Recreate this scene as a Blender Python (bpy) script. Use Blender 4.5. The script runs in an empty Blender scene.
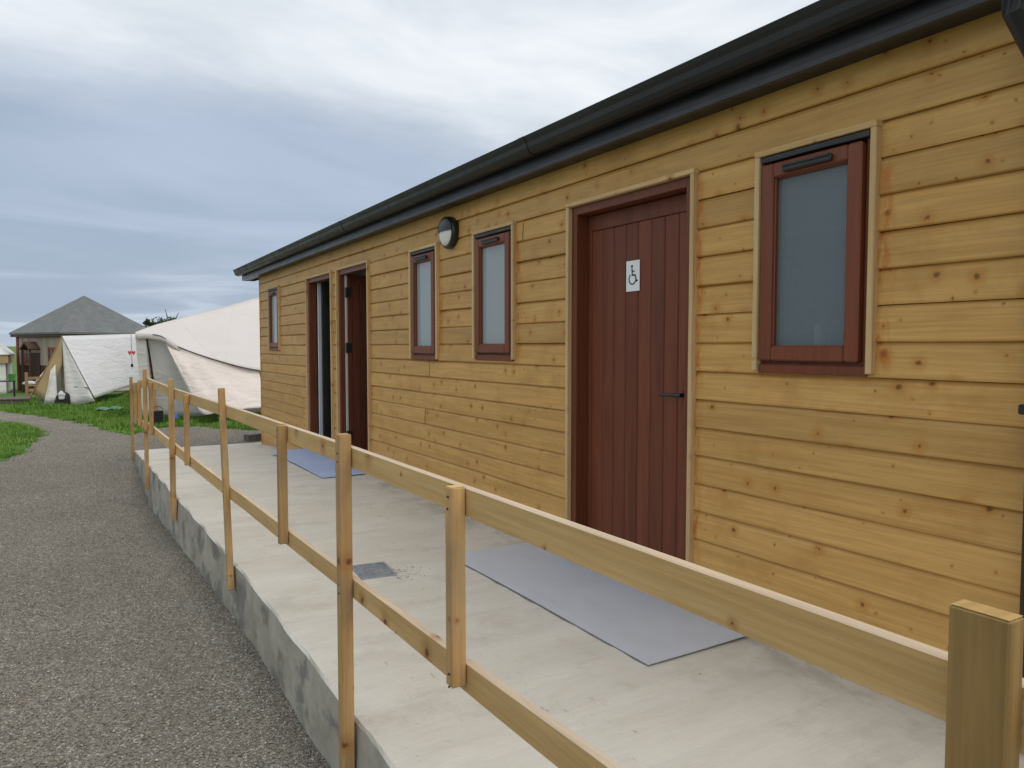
import bpy, bmesh, math, random
import numpy as np
from mathutils import Vector, Matrix

random.seed(7)
rng = np.random.default_rng(7)
scene = bpy.context.scene
COL = scene.collection
R = math.radians
H0 = 1.65                      # eye height above the near gravel; heights below are given relative to the eye

# ------------------------------------------------------------------ materials
class NT:
    def __init__(self, tree):
        self.t = tree
    def n(self, kind, props=None, **ins):
        nd = self.t.nodes.new(kind)
        for k, v in (props or {}).items():
            setattr(nd, k, v)
        for k, v in ins.items():
            key = int(k[1:]) if (k[0] == 'i' and k[1:].isdigit()) else k.replace('_', ' ')
            self.set(nd.inputs[key], v)
        return nd
    def set(self, sock, v):
        if hasattr(v, 'is_output') or isinstance(v, bpy.types.NodeSocket):
            self.t.links.new(v, sock)
        elif isinstance(v, bpy.types.Node):
            self.t.links.new(v.outputs[0], sock)
        else:
            if isinstance(v, (tuple, list)) and len(v) == 3 and sock.type == 'RGBA':
                v = (*v, 1)
            sock.default_value = v
    def math(self, op, a, b=0.0, c=0.0, clamp=False):
        return self.n('ShaderNodeMath', dict(operation=op, use_clamp=clamp), i0=a, i1=b, i2=c).outputs[0]
    def mix(self, f, a, b, blend='MIX'):
        m = self.n('ShaderNodeMix', dict(data_type='RGBA', blend_type=blend))
        self.set(m.inputs[0], f); self.set(m.inputs[6], a); self.set(m.inputs[7], b)
        return m.outputs[2]
    def mapr(self, v, a, b, c=0.0, d=1.0, smooth=True):
        m = self.n('ShaderNodeMapRange', dict(interpolation_type='SMOOTHSTEP' if smooth else 'LINEAR'))
        for i, x in enumerate((v, a, b, c, d)):
            self.set(m.inputs[i], x)
        return m.outputs[0]
    def noise(self, vec, scale, detail=4.0, rough=0.55, dist=0.0):
        m = self.n('ShaderNodeTexNoise', None, Scale=scale, Detail=detail, Roughness=rough, Distortion=dist)
        if vec is not None: self.set(m.inputs['Vector'], vec)
        return m.outputs[0]
    def mapping(self, vec, scale=(1, 1, 1), loc=(0, 0, 0), rot=(0, 0, 0)):
        m = self.n('ShaderNodeMapping', None, Vector=vec, Scale=scale, Location=loc, Rotation=rot)
        return m.outputs[0]
    def vadd(self, a, b):
        return self.n('ShaderNodeVectorMath', dict(operation='ADD'), i0=a, i1=b).outputs[0]

def new_mat(name):
    m = bpy.data.materials.new(name); m.use_nodes = True
    nt = NT(m.node_tree)
    return m, nt, m.node_tree.nodes['Principled BSDF']

def obj_coord(nt): return nt.n('ShaderNodeTexCoord').outputs['Object']

def bump(nt, bs, h, strength=0.3, dist=0.01):
    b = nt.n('ShaderNodeBump', None, Strength=strength, Distance=dist, Height=h)
    nt.set(bs.inputs['Normal'], b.outputs[0])

def plain(name, col, rough=0.5, var=0.12, nscale=6.0, metal=0.0, bmp=0.15, bscale=60):
    m, nt, bs = new_mat(name)
    c = obj_coord(nt)
    n = nt.noise(c, nscale, 5)
    f = nt.mapr(n, 0.25, 0.75, 1 - var, 1 + var)
    col2 = nt.mix(1.0, col, nt.n('ShaderNodeCombineColor', None, i0=f, i1=f, i2=f).outputs[0], 'MULTIPLY')
    nt.set(bs.inputs['Base Color'], col2)
    bs.inputs['Roughness'].default_value = rough
    bs.inputs['Metallic'].default_value = metal
    nt.set(bs.inputs['Roughness'], nt.mapr(nt.noise(c, nscale * 3, 3), 0.3, 0.7, rough * 0.85, min(1, rough * 1.15)))
    if bmp: bump(nt, bs, nt.noise(c, bscale, 3), bmp, 0.004)
    return m

def wood(name, ca, cb, axis=1, knots=0.35, knot_col=(.115, .048, .016), halo=(.30, .11, .025), rough=0.6,
         knot_scale=7.4, normal_axis=0, stains=(), varamt=0.22, grey=0.0, bmps=0.25, blot=0.0, krad=.10, ksmall=.25):
    m, nt, bs = new_mat(name)
    oc = obj_coord(nt)
    at = nt.n('ShaderNodeAttribute', dict(attribute_name='rnd')).outputs['Fac']
    off = nt.n('ShaderNodeCombineXYZ', None, X=nt.math('MULTIPLY', at, 13.1), Y=nt.math('MULTIPLY', at, 37.7), Z=nt.math('MULTIPLY', at, 9.3)).outputs[0]
    c = nt.vadd(oc, off)
    s = [16.0] * 3; s[axis] = 1.1
    g1 = nt.noise(nt.mapping(c, s), 1.0, 6, 0.6, 0.8)
    s = [110.0] * 3; s[axis] = 3.0
    g2 = nt.noise(nt.mapping(c, s), 1.0, 3, 0.6)
    col = nt.mix(nt.mapr(g1, 0.3, 0.72), ca, cb)
    fine = nt.mapr(g2, 0.3, 0.7, 0.89, 1.07)
    brd = nt.mapr(at, 0, 1, 1 - varamt, 1 + varamt, smooth=False)
    k = nt.math('MULTIPLY', fine, brd)
    col = nt.mix(1.0, col, nt.n('ShaderNodeCombineColor', None, i0=k, i1=k, i2=k).outputs[0], 'MULTIPLY')
    if blot:
        b = nt.mapr(nt.noise(nt.mapping(c, (1, 1, 1)), 3.3, 5, .65), 0.46, 0.72, 0, blot)
        col = nt.mix(b, col, (cb[0] * .72, cb[1] * .62, cb[2] * .5))
    if grey:
        b = nt.mapr(nt.noise(c, 5.0, 4), 0.4, 0.7, 0, grey)
        col = nt.mix(b, col, (.17, .15, .12))
    wv = nt.vadd(c, nt.n('ShaderNodeVectorMath', dict(operation='SCALE'), i0=nt.n('ShaderNodeTexNoise', None, Vector=c, Scale=38.0).outputs['Color'], Scale=0.014).outputs[0])
    sp3 = nt.n('ShaderNodeSeparateXYZ', None, i0=wv)
    oth = [i for i in range(3) if i != axis]
    warp = nt.n('ShaderNodeCombineXYZ', None, X=sp3.outputs[axis], Y=nt.math('ADD', sp3.outputs[oth[0]], sp3.outputs[oth[1]]), Z=0.0).outputs[0]
    for sc_k, keep, rk, rh in ((knot_scale, knots, krad, .34), (knot_scale * 2.1, knots * ksmall, .085, .2)):
        v = nt.n('ShaderNodeTexVoronoi', dict(feature='F1', voronoi_dimensions='2D'), Vector=warp, Scale=sc_k, Randomness=1.0)
        sep = nt.n('ShaderNodeSeparateColor', None, i0=v.outputs['Color'])
        on = nt.math('LESS_THAN', sep.outputs[0], keep)
        rad = nt.mapr(sep.outputs[1], 0, 1, rk * .35, rk * 1.15, smooth=False)
        hal = nt.math('MULTIPLY', nt.mapr(v.outputs['Distance'], rh, rk * .5), on)
        core = nt.math('MULTIPLY', nt.mapr(v.outputs['Distance'], rad, nt.math('MULTIPLY', rad, 0.25)), on)
        col = nt.mix(nt.math('MULTIPLY', hal, 0.5), col, halo)
        col = nt.mix(nt.math('MULTIPLY', core, 0.9), col, knot_col)
    if stains:                                   # tannin runs beside some casings (own shape, on the wood itself)
        sx = nt.n('ShaderNodeSeparateXYZ', None, i0=oc)
        for (y0, y1, z0, z1) in stains:
            a = nt.math('MULTIPLY', nt.mapr(sx.outputs[1], y0, y0 + .05), nt.mapr(sx.outputs[1], y1 + .012, y1))
            b = nt.math('MULTIPLY', nt.mapr(sx.outputs[2], z0, z0 + .1), nt.mapr(sx.outputs[2], z1, z1 - .1))
            n = nt.mapr(nt.noise(nt.mapping(oc, (9, 26, 9)), 1.0, 5, .65), 0.42, 0.66)
            f = nt.math('MULTIPLY', nt.math('MULTIPLY', a, b), n)
            col = nt.mix(nt.math('MULTIPLY', f, .75), col, (.42, .115, .010))
    nt.set(bs.inputs['Base Color'], col)
    bs.inputs['Specular IOR Level'].default_value = .3
    nt.set(bs.inputs['Roughness'], nt.mapr(g2, 0.2, 0.8, rough - .1, rough + .12))
    bump(nt, bs, nt.math('ADD', g2, nt.math('MULTIPLY', g1, .6)), bmps, 0.003)
    return m

M = {}
M['cladding'] = wood('cladding_wood', (.55, .33, .108), (.465, .262, .076), axis=1, knots=.33, rough=.5, varamt=.11, knot_col=(.15, .062, .010), halo=(.40, .16, .020), krad=.115, ksmall=.35,
                     stains=((.965, 1.046, 1.22, 2.05), (1.865, 1.93, .3, 2.2), (3.43, 3.51, 1.2, 2.1), (4.56, 4.65, 1.25, 2.1), (6.10, 6.18, .5, 2.1), (9.55, 9.63, 1.3, 2.1)), blot=.38)
M['batten'] = wood('batten_wood', (.64, .46, .25), (.54, .36, .16), axis=2, knots=.2, rough=.55, varamt=.12)
M['batten_flat'] = wood('batten_wood_flat', (.60, .42, .21), (.50, .32, .13), axis=1, knots=.2, rough=.55, varamt=.12)
M['rail'] = wood('rail_wood', (.61, .415, .185), (.52, .325, .125), axis=1, knots=.33, rough=.6, varamt=.08, knot_scale=5.5)
M['post'] = wood('post_wood', (.46, .295, .125), (.36, .205, .078), axis=2, knots=.3, rough=.65, varamt=.2, knot_scale=6, grey=.35)
M['treated'] = wood('treated_post_wood', (.37, .235, .085), (.26, .160, .055), axis=2, knots=.2, rough=.7, varamt=.1, grey=.0)
M['rail_top_lit'] = wood('lit_rail_top_wood', (.62, .50, .37), (.54, .41, .28), axis=1, knots=.12, rough=.75, varamt=.05)  # paler rail tops: light from above put into the wood colour
M['end_grain'] = wood('sawn_end_wood', (.58, .40, .17), (.46, .29, .10), axis=0, knots=0.0, rough=.8)
M['brown'] = wood('brown_painted_wood', (.165, .048, .021), (.128, .036, .016), axis=2, knots=0.0, rough=.42, varamt=.10, bmps=.12)
M['sash'] = wood('brown_sash_wood', (.195, .058, .027), (.16, .045, .021), axis=2, knots=0.0, rough=.38, varamt=.06, bmps=.1)
M['plank'] = wood('brown_plank_wood', (.175, .050, .023), (.128, .035, .017), axis=2, knots=0.0, rough=.5, varamt=.26, bmps=.15)
M['black'] = plain('black_plastic', (.011, .012, .014), .33, .2, 3)
M['grey_black'] = plain('dark_grey_plastic', (.0125, .013, .0145), .45, .2, 3)
M['white'] = plain('white_plastic', (.72, .72, .70), .35, .04)
M['sign_white'] = plain('sign_white', (.78, .80, .80), .4, .03)
M['iron'] = plain('black_iron', (.014, .014, .015), .4, .2, 20)
M['interior'] = plain('interior_paint', (.62, .66, .70), .6, .04)
M['pale_strip'] = plain('hinge_gap_light', (.55, .52, .50), .6, .05)  # pale tone stands in for light coming through the hinge gap
M['dark_room'] = plain('dark_lining', (.05, .055, .055), .8, .1)
M['steel'] = plain('galvanised_steel', (.26, .28, .31), .55, .25, 30, metal=.5)
M['mat_rubber'] = plain('grey_blue_rubber', (.46, .48, .525), .75, .04, 3, bmp=.25, bscale=240)
M['mat_blue'] = plain('blue_rubber', (.38, .46, .66), .7, .05, 4, bmp=.25, bscale=240)
M['roofing'] = plain('grey_green_shingle', (.135, .145, .145), .8, .15, 3)
M['house_dark'] = wood('dark_board_wood', (.095, .050, .038), (.06, .032, .025), axis=2, knots=0, rough=.7)
M['grey_board'] = wood('pale_grey_board_wood', (.40, .33, .28), (.28, .22, .185), axis=2, knots=0, rough=.8, varamt=.2)
M['house_red'] = wood('red_board_wood', (.26, .075, .045), (.19, .052, .032), axis=2, knots=0, rough=.7)
M['house_pale'] = plain('pale_pink_render', (.52, .42, .38), .8, .1, 3)
M['lit_glass'] = plain('hazy_glass', (.46, .46, .45), .25, .2, 1.5)
M['garden_wood'] = wood('weathered_garden_wood', (.40, .27, .14), (.30, .19, .09), axis=2, knots=.2, rough=.75)
M['green'] = plain('green_plastic', (.06, .24, .04), .45)
M['beige'] = plain('beige_canvas', (.40, .29, .15), .85, .12, 2)
M['teal'] = plain('teal_sheet', (.10, .24, .18), .6, .2, 2)
M['red'] = plain('red_felt', (.55, .05, .04), .7)
M['bluecloth'] = plain('blue_cloth', (.10, .25, .55), .7)
M['stone_grey'] = plain('grey_block', (.11, .095, .08), .85, .3, 12)
M['bag_black'] = plain('black_cloth', (.012, .012, .014), .8)
M['bark'] = plain('bark', (.09, .07, .05), .9, .3, 8)

def canvas(name, col, dirt=.10, fold=0.25, thru=.30):
    m, nt, bs = new_mat(name)
    c = obj_coord(nt)
    n = nt.mapr(nt.noise(c, 1.1, 5), .35, .75, 0, dirt)
    colr = nt.mix(n, col, (col[0] * .55, col[1] * .52, col[2] * .45))
    nt.set(bs.inputs['Base Color'], colr)
    bs.inputs['Roughness'].default_value = .85
    h = nt.noise(nt.mapping(c, (1.2, 1.2, 3.2), rot=(.3, .5, .2)), 1.6, 4, .5, 1.2)
    bump(nt, bs, h, fold, 0.12)
    # thin cotton lets a little light through
    tr = nt.n('ShaderNodeBsdfTranslucent', None, Color=colr)
    mx = nt.n('ShaderNodeMixShader', None, i0=thru, i1=bs.outputs[0], i2=tr.outputs[0])
    nt.t.links.new(mx.outputs[0], nt.t.nodes['Material Output'].inputs['Surface'])
    return m
M['canvas_white'] = canvas('white_canvas', (.84, .84, .85), .10, .35)
M['canvas_cream'] = canvas('cream_canvas', (.80, .755, .735), .08, .25)
M['canvas_wall'] = canvas('cream_wall_canvas', (.76, .68, .63), .12, .45, .06)
M['canvas_grey'] = canvas('grey_wall_canvas', (.80, .77, .74), .10, .25, .08)

def frosted(name, col, mixf=.25):
    m, nt, bs = new_mat(name)
    c = obj_coord(nt)
    bs.inputs['Base Color'].default_value = (*col, 1)
    bs.inputs['Roughness'].default_value = .16
    bs.inputs['IOR'].default_value = 1.55
    bump(nt, bs, nt.noise(c, 3.0, 2), .02, .01)
    tr = nt.n('ShaderNodeBsdfTransparent', None, Color=(.75, .82, .86, 1))
    mx = nt.n('ShaderNodeMixShader', None, i0=mixf, i1=bs.outputs[0], i2=tr.outputs[0])
    nt.t.links.new(mx.outputs[0], nt.t.nodes['Material Output'].inputs['Surface'])
    return m
M['pane'] = frosted('frosted_glass', (.24, .285, .315), .55)
M['pale_pane'] = frosted('pale_frosted_glass', (.36, .41, .43), .12)

def concrete():
    m, nt, bs = new_mat('brushed_concrete')
    c = obj_coord(nt)
    sep = nt.n('ShaderNodeSeparateXYZ', None, i0=c)
    big = nt.noise(nt.mapping(c, (.8, 1.4, 1)), 1.2, 5, .6)
    strk = nt.noise(nt.mapping(c, (2.4, 8, 4), rot=(0, 0, R(-4))), 1.0, 6, .65, .6)
    fine = nt.noise(nt.mapping(c, (5, 130, 20), rot=(0, 0, R(-4))), 1.0, 3)
    col = nt.mix(nt.mapr(big, .3, .72), (.52, .49, .425), (.60, .575, .515))
    col = nt.mix(nt.mapr(strk, .45, .75, 0, .30), col, (.41, .37, .30))
    col = nt.mix(nt.mapr(nt.noise(nt.mapping(c, (2, 5, 2)), 1.3, 3), .55, .75, 0, .5), col, (.58, .55, .51))
    col = nt.mix(nt.mapr(fine, .35, .7, 0, .11), col, (.33, .30, .25))
    # scuffs and spots
    v = nt.n('ShaderNodeTexVoronoi', None, Vector=c, Scale=6.0)
    vs = nt.n('ShaderNodeSeparateColor', None, i0=v.outputs['Color'])
    spot = nt.math('MULTIPLY', nt.mapr(v.outputs['Distance'], .055, .03), nt.math('LESS_THAN', vs.outputs[0], .22))
    col = nt.mix(nt.math('MULTIPLY', spot, .75), col, (.10, .09, .08))
    scuff = nt.mapr(nt.noise(nt.mapping(c, (34, 9, 9), rot=(0, 0, R(50))), 1.0, 4, .7), .63, .72)
    zone = nt.mapr(nt.noise(c, 1.3, 2), .46, .58)
    col = nt.mix(nt.math('MULTIPLY', nt.math('MULTIPLY', scuff, zone), .8), col, (.16, .15, .14))
    dirt = nt.math('MULTIPLY', nt.mapr(sep.outputs[0], 2.30, 2.70), nt.mapr(nt.noise(nt.mapping(c, (3, 1.5, 1)), 2.2, 6, .7), .42, .62, 0, .5))
    col = nt.mix(dirt, col, (.24, .21, .165))
    # the face below the top edge: damp, mossy, board marked
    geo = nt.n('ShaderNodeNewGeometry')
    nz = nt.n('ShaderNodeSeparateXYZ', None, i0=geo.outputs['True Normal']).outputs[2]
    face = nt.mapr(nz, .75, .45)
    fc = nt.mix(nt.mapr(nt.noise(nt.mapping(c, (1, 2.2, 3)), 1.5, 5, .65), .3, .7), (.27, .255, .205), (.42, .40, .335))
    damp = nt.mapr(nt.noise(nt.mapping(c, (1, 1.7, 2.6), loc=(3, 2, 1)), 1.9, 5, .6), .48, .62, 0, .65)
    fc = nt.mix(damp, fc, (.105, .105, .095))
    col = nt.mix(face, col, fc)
    nt.set(bs.inputs['Base Color'], col)
    nt.set(bs.inputs['Roughness'], nt.mapr(strk, .3, .7, .62, .85))
    grit_n = nt.noise(c, 190, 3, .7)
    col = nt.mix(nt.mapr(grit_n, .60, .74, 0, .35), col, (.27, .25, .22))
    col = nt.mix(nt.mapr(nt.noise(nt.mapping(c, (1, 1, 1), loc=(7, 3, 1)), 2.6, 7, .7), .50, .70, 0, .36), col, (.33, .30, .25))
    nt.set(bs.inputs['Base Color'], col)
    hgt = nt.math('ADD', nt.math('MULTIPLY', fine, .35), nt.math('ADD', nt.noise(c, 26, 5), nt.math('MULTIPLY', strk, .7)))
    bump(nt, bs, hgt, .35, .006)
    return m
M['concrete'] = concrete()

def gravel_mat(name, stones=False):
    m, nt, bs = new_mat(name)
    c = nt.n('ShaderNodeNewGeometry').outputs['Position'] if not stones else obj_coord(nt)
    if stones:
        at = nt.n('ShaderNodeAttribute', dict(attribute_name='rnd')).outputs['Fac']
        ramp = nt.n('ShaderNodeValToRGB', None, Fac=at)
        f2 = nt.noise(c, 160, 3)
    else:
        v = nt.n('ShaderNodeTexVoronoi', None, Vector=c, Scale=100.0)
        at = nt.n('ShaderNodeSeparateColor', None, i0=v.outputs['Color']).outputs[0]
        ramp = nt.n('ShaderNodeValToRGB', None, Fac=at)
        f2 = v.outputs['Distance']
    cr = ramp.color_ramp
    stops = [(0, (.12, .112, .098)), (.22, (.20, .187, .164)), (.55, (.262, .246, .217)), (.74, (.26, .212, .158)), (.86, (.33, .31, .275)), (.95, (.43, .415, .385)), (1, (.55, .535, .505))]
    while len(cr.elements) < len(stops): cr.elements.new(.5)
    for e, (p, q) in zip(cr.elements, stops):
        e.position = p; e.color = (*q, 1)
    big = nt.mapr(nt.noise(c, .9, 4), .3, .7, .93, 1.06)
    col = nt.mix(1.0, ramp.outputs[0], nt.n('ShaderNodeCombineColor', None, i0=big, i1=big, i2=nt.math('MULTIPLY', big, .97)).outputs[0], 'MULTIPLY')
    tint = nt.mapr(nt.noise(c, 3.2, 3), .56, .7, 0, .18)
    col = nt.mix(tint, col, (.15, .11, .075))
    nt.set(bs.inputs['Base Color'], col)
    if not stones: col = nt.mix(1.0, col, (.90, .88, .86), 'MULTIPLY'); nt.set(bs.inputs['Base Color'], col)
    bs.inputs['Roughness'].default_value = .78
    if stones: bump(nt, bs, f2, .2, .003)
    else: bump(nt, bs, nt.math('SUBTRACT', nt.noise(c, 40, 3), f2), .9, .012)
    return m
M['gravel'] = gravel_mat('gravel_bed')
M['stone'] = gravel_mat('gravel_stone', True)

def ground_mat():
    m, nt, bs = new_mat('meadow_soil')
    c = nt.n('ShaderNodeNewGeometry').outputs['Position']
    n = nt.noise(c, .35, 6, .6)
    col = nt.mix(nt.mapr(n, .35, .7), (.065, .15, .018), (.10, .17, .034))
    n2 = nt.noise(c, 2.2, 5, .65)
    col = nt.mix(nt.mapr(n2, .55, .72, 0, .6), col, (.13, .10, .055))
    nt.set(bs.inputs['Base Color'], col)
    bs.inputs['Roughness'].default_value = .95
    bump(nt, bs, nt.noise(c, 14, 5), .8, .06)
    return m
M['meadow'] = ground_mat()

def leaf_mat(name, c1, c2):
    m, nt, bs = new_mat(name)
    at = nt.n('ShaderNodeAttribute', dict(attribute_name='rnd')).outputs['Fac']
    big = nt.noise(nt.n('ShaderNodeNewGeometry').outputs['Position'], .8, 4)
    f = nt.math('ADD', nt.math('MULTIPLY', at, .6), nt.mapr(big, .3, .7, -.05, .45))
    col = nt.mix(f, c1, c2)
    nt.set(bs.inputs['Base Color'], col)
    bs.inputs['Roughness'].default_value = .6
    tr = nt.n('ShaderNodeBsdfTranslucent', None, Color=col)
    mx = nt.n('ShaderNodeMixShader', None, i0=.25, i1=bs.outputs[0], i2=tr.outputs[0])
    nt.t.links.new(mx.outputs[0], nt.t.nodes['Material Output'].inputs['Surface'])
    return m
M['grass'] = leaf_mat('grass_blades', (.072, .19, .014), (.21, .35, .05))
M['leaf'] = leaf_mat('tree_leaves', (.028, .050, .016), (.075, .105, .035))

# ------------------------------------------------------------------ mesh building
class MB:
    def __init__(self):
        self.v = []; self.f = []; self.m = []; self.r = []
    def add(self, verts, faces, mat=0, rnd=None):
        o = len(self.v)
        r = random.random() if rnd is None else rnd
        self.v += [tuple(p) for p in verts]
        for q in faces:
            self.f.append(tuple(i + o for i in q)); self.m.append(mat); self.r.append(r)
        return self
    def box(self, x0, x1, y0, y1, z0, z1, mat=0, rnd=None, b=.003, T=None, jit=0.0):
        bm = bmesh.new()
        bmesh.ops.create_cube(bm, size=1)
        for v in bm.verts:
            v.co = Vector((x0 + (v.co.x + .5) * (x1 - x0), y0 + (v.co.y + .5) * (y1 - y0), z0 + (v.co.z + .5) * (z1 - z0)))
            if jit: v.co += Vector((random.uniform(-jit, jit), random.uniform(-jit, jit), random.uniform(-jit, jit)))
        b = min(b, .3 * min(abs(x1 - x0), abs(y1 - y0), abs(z1 - z0)))
        if b > 0: bmesh.ops.bevel(bm, geom=list(bm.edges), offset=b, segments=1, affect='EDGES', profile=.5)
        bm.verts.index_update()
        vs = [(T @ v.co) if T else v.co.copy() for v in bm.verts]
        fs = [[v.index for v in f.verts] for f in bm.faces]
        bm.free()
        return self.add(vs, fs, mat, rnd)
    def bar(self, p, q, w, t, mat=0, rnd=None, b=.002, side=(0, 0, 1)):
        p = Vector(p); q = Vector(q); d = (q - p); L = d.length; d.normalize()
        s = Vector(side); u = d.cross(s)
        if u.length < 1e-4: u = d.cross(Vector((0, 1, 0)))
        u.normalize(); w2 = u.cross(d).normalized()
        T = Matrix((( d.x, u.x, w2.x, p.x), (d.y, u.y, w2.y, p.y), (d.z, u.z, w2.z, p.z), (0, 0, 0, 1)))
        return self.box(0, L, -t / 2, t / 2, -w / 2, w / 2, mat, rnd, b, T)
    def tube(self, pts, r, n=10, mat=0, rnd=None, cap=True):
        pts = [Vector(p) for p in pts]; vs = []; fs = []
        rs = r if isinstance(r, (list, tuple)) else [r] * len(pts)
        for i, p in enumerate(pts):
            d = (pts[min(i + 1, len(pts) - 1)] - pts[max(i - 1, 0)]).normalized()
            a = d.cross(Vector((0, 0, 1)))
            if a.length < 1e-3: a = d.cross(Vector((0, 1, 0)))
            a.normalize(); c = d.cross(a)
            for k in range(n):
                t = 2 * math.pi * k / n
                vs.append(p + (a * math.cos(t) + c * math.sin(t)) * rs[i])
        for i in range(len(pts) - 1):
            for k in range(n):
                fs.append((i * n + k, i * n + (k + 1) % n, (i + 1) * n + (k + 1) % n, (i + 1) * n + k))
        if cap:
            fs.append(tuple(range(n))[::-1]); fs.append(tuple((len(pts) - 1) * n + k for k in range(n)))
        return self.add(vs, fs, mat, rnd)
    def prism(self, poly, axis, a0, a1, mat=0, rnd=None):
        """poly: 2D outline in the two other axes (in x,y,z order), extruded along axis."""
        n = len(poly); vs = []
        for a in (a0, a1):
            for (p, q) in poly:
                c = [p, q]; c.insert(axis, a); vs.append(tuple(c))
        fs = [(k, (k + 1) % n, n + (k + 1) % n, n + k) for k in range(n)]
        fs += [tuple(range(n))[::-1], tuple(range(n, 2 * n))]
        return self.add(vs, fs, mat, rnd)
    def grid(self, P, mat=0, rnd=None):
        """P[i][j] -> point"""
        ni = len(P); nj = len(P[0])
        vs = [p for row in P for p in row]
        fs = [(i * nj + j, i * nj + j + 1, (i + 1) * nj + j + 1, (i + 1) * nj + j) for i in range(ni - 1) for j in range(nj - 1)]
        return self.add(vs, fs, mat, rnd)
    def build(self, name, mats, parent=None, smooth=False, solid=0.0):
        org = Vector(parent_world(parent)) if parent else Vector((0, 0, 0))
        me = bpy.data.meshes.new(name)
        me.from_pydata([tuple(Vector(p) - org) for p in self.v], [], self.f)
        mats = mats if isinstance(mats, (list, tuple)) else [mats]
        for k in mats: me.materials.append(M[k])
        me.polygons.foreach_set('material_index', self.m)
        a = me.attributes.new('rnd', 'FLOAT', 'FACE'); a.data.foreach_set('value', self.r)
        bm = bmesh.new(); bm.from_mesh(me); bmesh.ops.recalc_face_normals(bm, faces=bm.faces); bm.to_mesh(me); bm.free()
        if smooth:
            me.polygons.foreach_set('use_smooth', [True] * len(me.polygons))
        o = bpy.data.objects.new(name, me); COL.objects.link(o)
        if parent: o.parent = parent
        if solid:
            md = o.modifiers.new('thickness', 'SOLIDIFY'); md.thickness = solid; md.offset = 0
        return o

def parent_world(p):
    v = Vector((0, 0, 0))
    while p is not None:
        v += p.location; p = p.parent
    return v

def tag(o, label=None, cat=None, group=None, kind=None):
    if label: o['label'] = label
    if cat: o['category'] = cat
    if group: o['group'] = group
    if kind: o['kind'] = kind
    return o

def thing(name, loc, label, cat, group=None):
    o = bpy.data.objects.new(name, None); COL.objects.link(o)
    o.location = loc; o.empty_display_size = .1
    return tag(o, label, cat, group)

def fast_mesh(name, verts, faces_flat, nper, mat, rnd, parent=None, smooth=False):
    """verts Nx3, faces (M x nper) int array, rnd per face"""
    me = bpy.data.meshes.new(name)
    nf = len(faces_flat)
    me.vertices.add(len(verts)); me.vertices.foreach_set('co', np.asarray(verts, np.float32).ravel())
    me.loops.add(nf * nper); me.loops.foreach_set('vertex_index', np.asarray(faces_flat, np.int32).ravel())
    me.polygons.add(nf); me.polygons.foreach_set('loop_start', np.arange(0, nf * nper, nper, dtype=np.int32))
    me.polygons.foreach_set('loop_total', np.full(nf, nper, np.int32))
    me.materials.append(M[mat])
    a = me.attributes.new('rnd', 'FLOAT', 'FACE'); a.data.foreach_set('value', np.asarray(rnd, np.float32))
    me.update(calc_edges=True); me.validate()
    o = bpy.data.objects.new(name, me); COL.objects.link(o)
    if parent: o.parent = parent
    return o

def lerp_tab(t, x):
    return float(np.interp(x, [a for a, _ in t], [b for _, b in t]))

# ------------------------------------------------------------------ profiles of the site (y runs along the cabin, away from the eye)
EDGE = [(-6, .865), (4.5, .858), (7, .805), (9.25, .766), (13.4, .885), (16, .9)]
DECKZ = [(-6, -1.35), (6, -1.35), (9.25, -1.372), (13.4, -1.695), (16, -1.75)]
GRND = [(-6, -1.675), (4, -1.675), (6.2, -1.73), (9.25, -1.82), (60, -1.82)]
def edge(y): return lerp_tab(EDGE, y)
def deckz(y): return lerp_tab(DECKZ, y) + H0
def mounds(x, y):
    z = 0
    for (cx, cy, sx, sy, h) in ((2.3, 27.0, 1.2, 2.2, .30), (4.6, 19.6, 1.0, .9, .22), (-1.2, 24.9, 2.5, .8, .05), (.9, 22.5, 2.0, 1.6, .04)):
        z += h * math.exp(-((x - cx) / sx) ** 2 - ((y - cy) / sy) ** 2)
    return z
def gz(x, y):
    return lerp_tab(GRND, y) + H0 + mounds(x, y)

# ground: one sheet to the horizon
def axis_pts(lo, hi, fine0, fine1, step):
    a = list(np.arange(fine0, fine1 + 1e-6, step)); s = step
    p = fine1
    while p < hi:
        s *= 1.35; p += s; a.append(min(p, hi))
    s = step; p = fine0; b = []
    while p > lo:
        s *= 1.35; p -= s; b.append(max(p, lo))
    return b[::-1] + a
xs = axis_pts(-3000, 3000, -6, 10, .4); ys = axis_pts(-3000, 4000, -4, 40, .4)
g = MB(); g.grid([[(x, y, gz(x, y) - .03) for y in ys] for x in xs])
tag(g.build('ground', 'meadow', smooth=True), kind='structure')

# gravel path
FAR = [(-7, 25.2), (-4, 25.0), (-1.63, 24.37), (-.77, 22.53), (-.21, 21.01), (.39, 19.59), (.9, 17.66), (1.08, 16.9), (1.55, 17.9), (2.34, 18.1), (3.0, 17.2), (3.6, 16.4), (6, 16.2), (6, 10)]
PATH = [(-7, -4), (6, -4), (6, 10)][:3] + FAR[::-1][1:]
ISL = [(-7, 22.9), (-2.6, 22.4), (-1.47, 21.76), (-1.01, 20.68), (-.73, 19.29), (-.49, 17.3), (-.64, 15.86), (-.81, 14.82), (-.95, 13.57), (-1.5, 11.8), (-2.6, 10.2), (-7, 8.5)]
def inside(poly, x, y):
    c = False; n = len(poly); j = n - 1
    for i in range(n):
        xi, yi = poly[i]; xj, yj = poly[j]
        if (yi > y) != (yj > y) and x < (xj - xi) * (y - yi) / (yj - yi) + xi: c = not c
        j = i
    return c
def wob(x, y):
    return (.10 * math.sin(3.1 * x + 1.7 * y) + .07 * math.sin(7.3 * y - 2 * x) + .04 * math.sin(17 * x + 13 * y))
def on_path(x, y):
    w = wob(x, y)
    return inside(PATH, x + w * .6, y + w) and not inside(ISL, x + w * .6, y + w)
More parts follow.
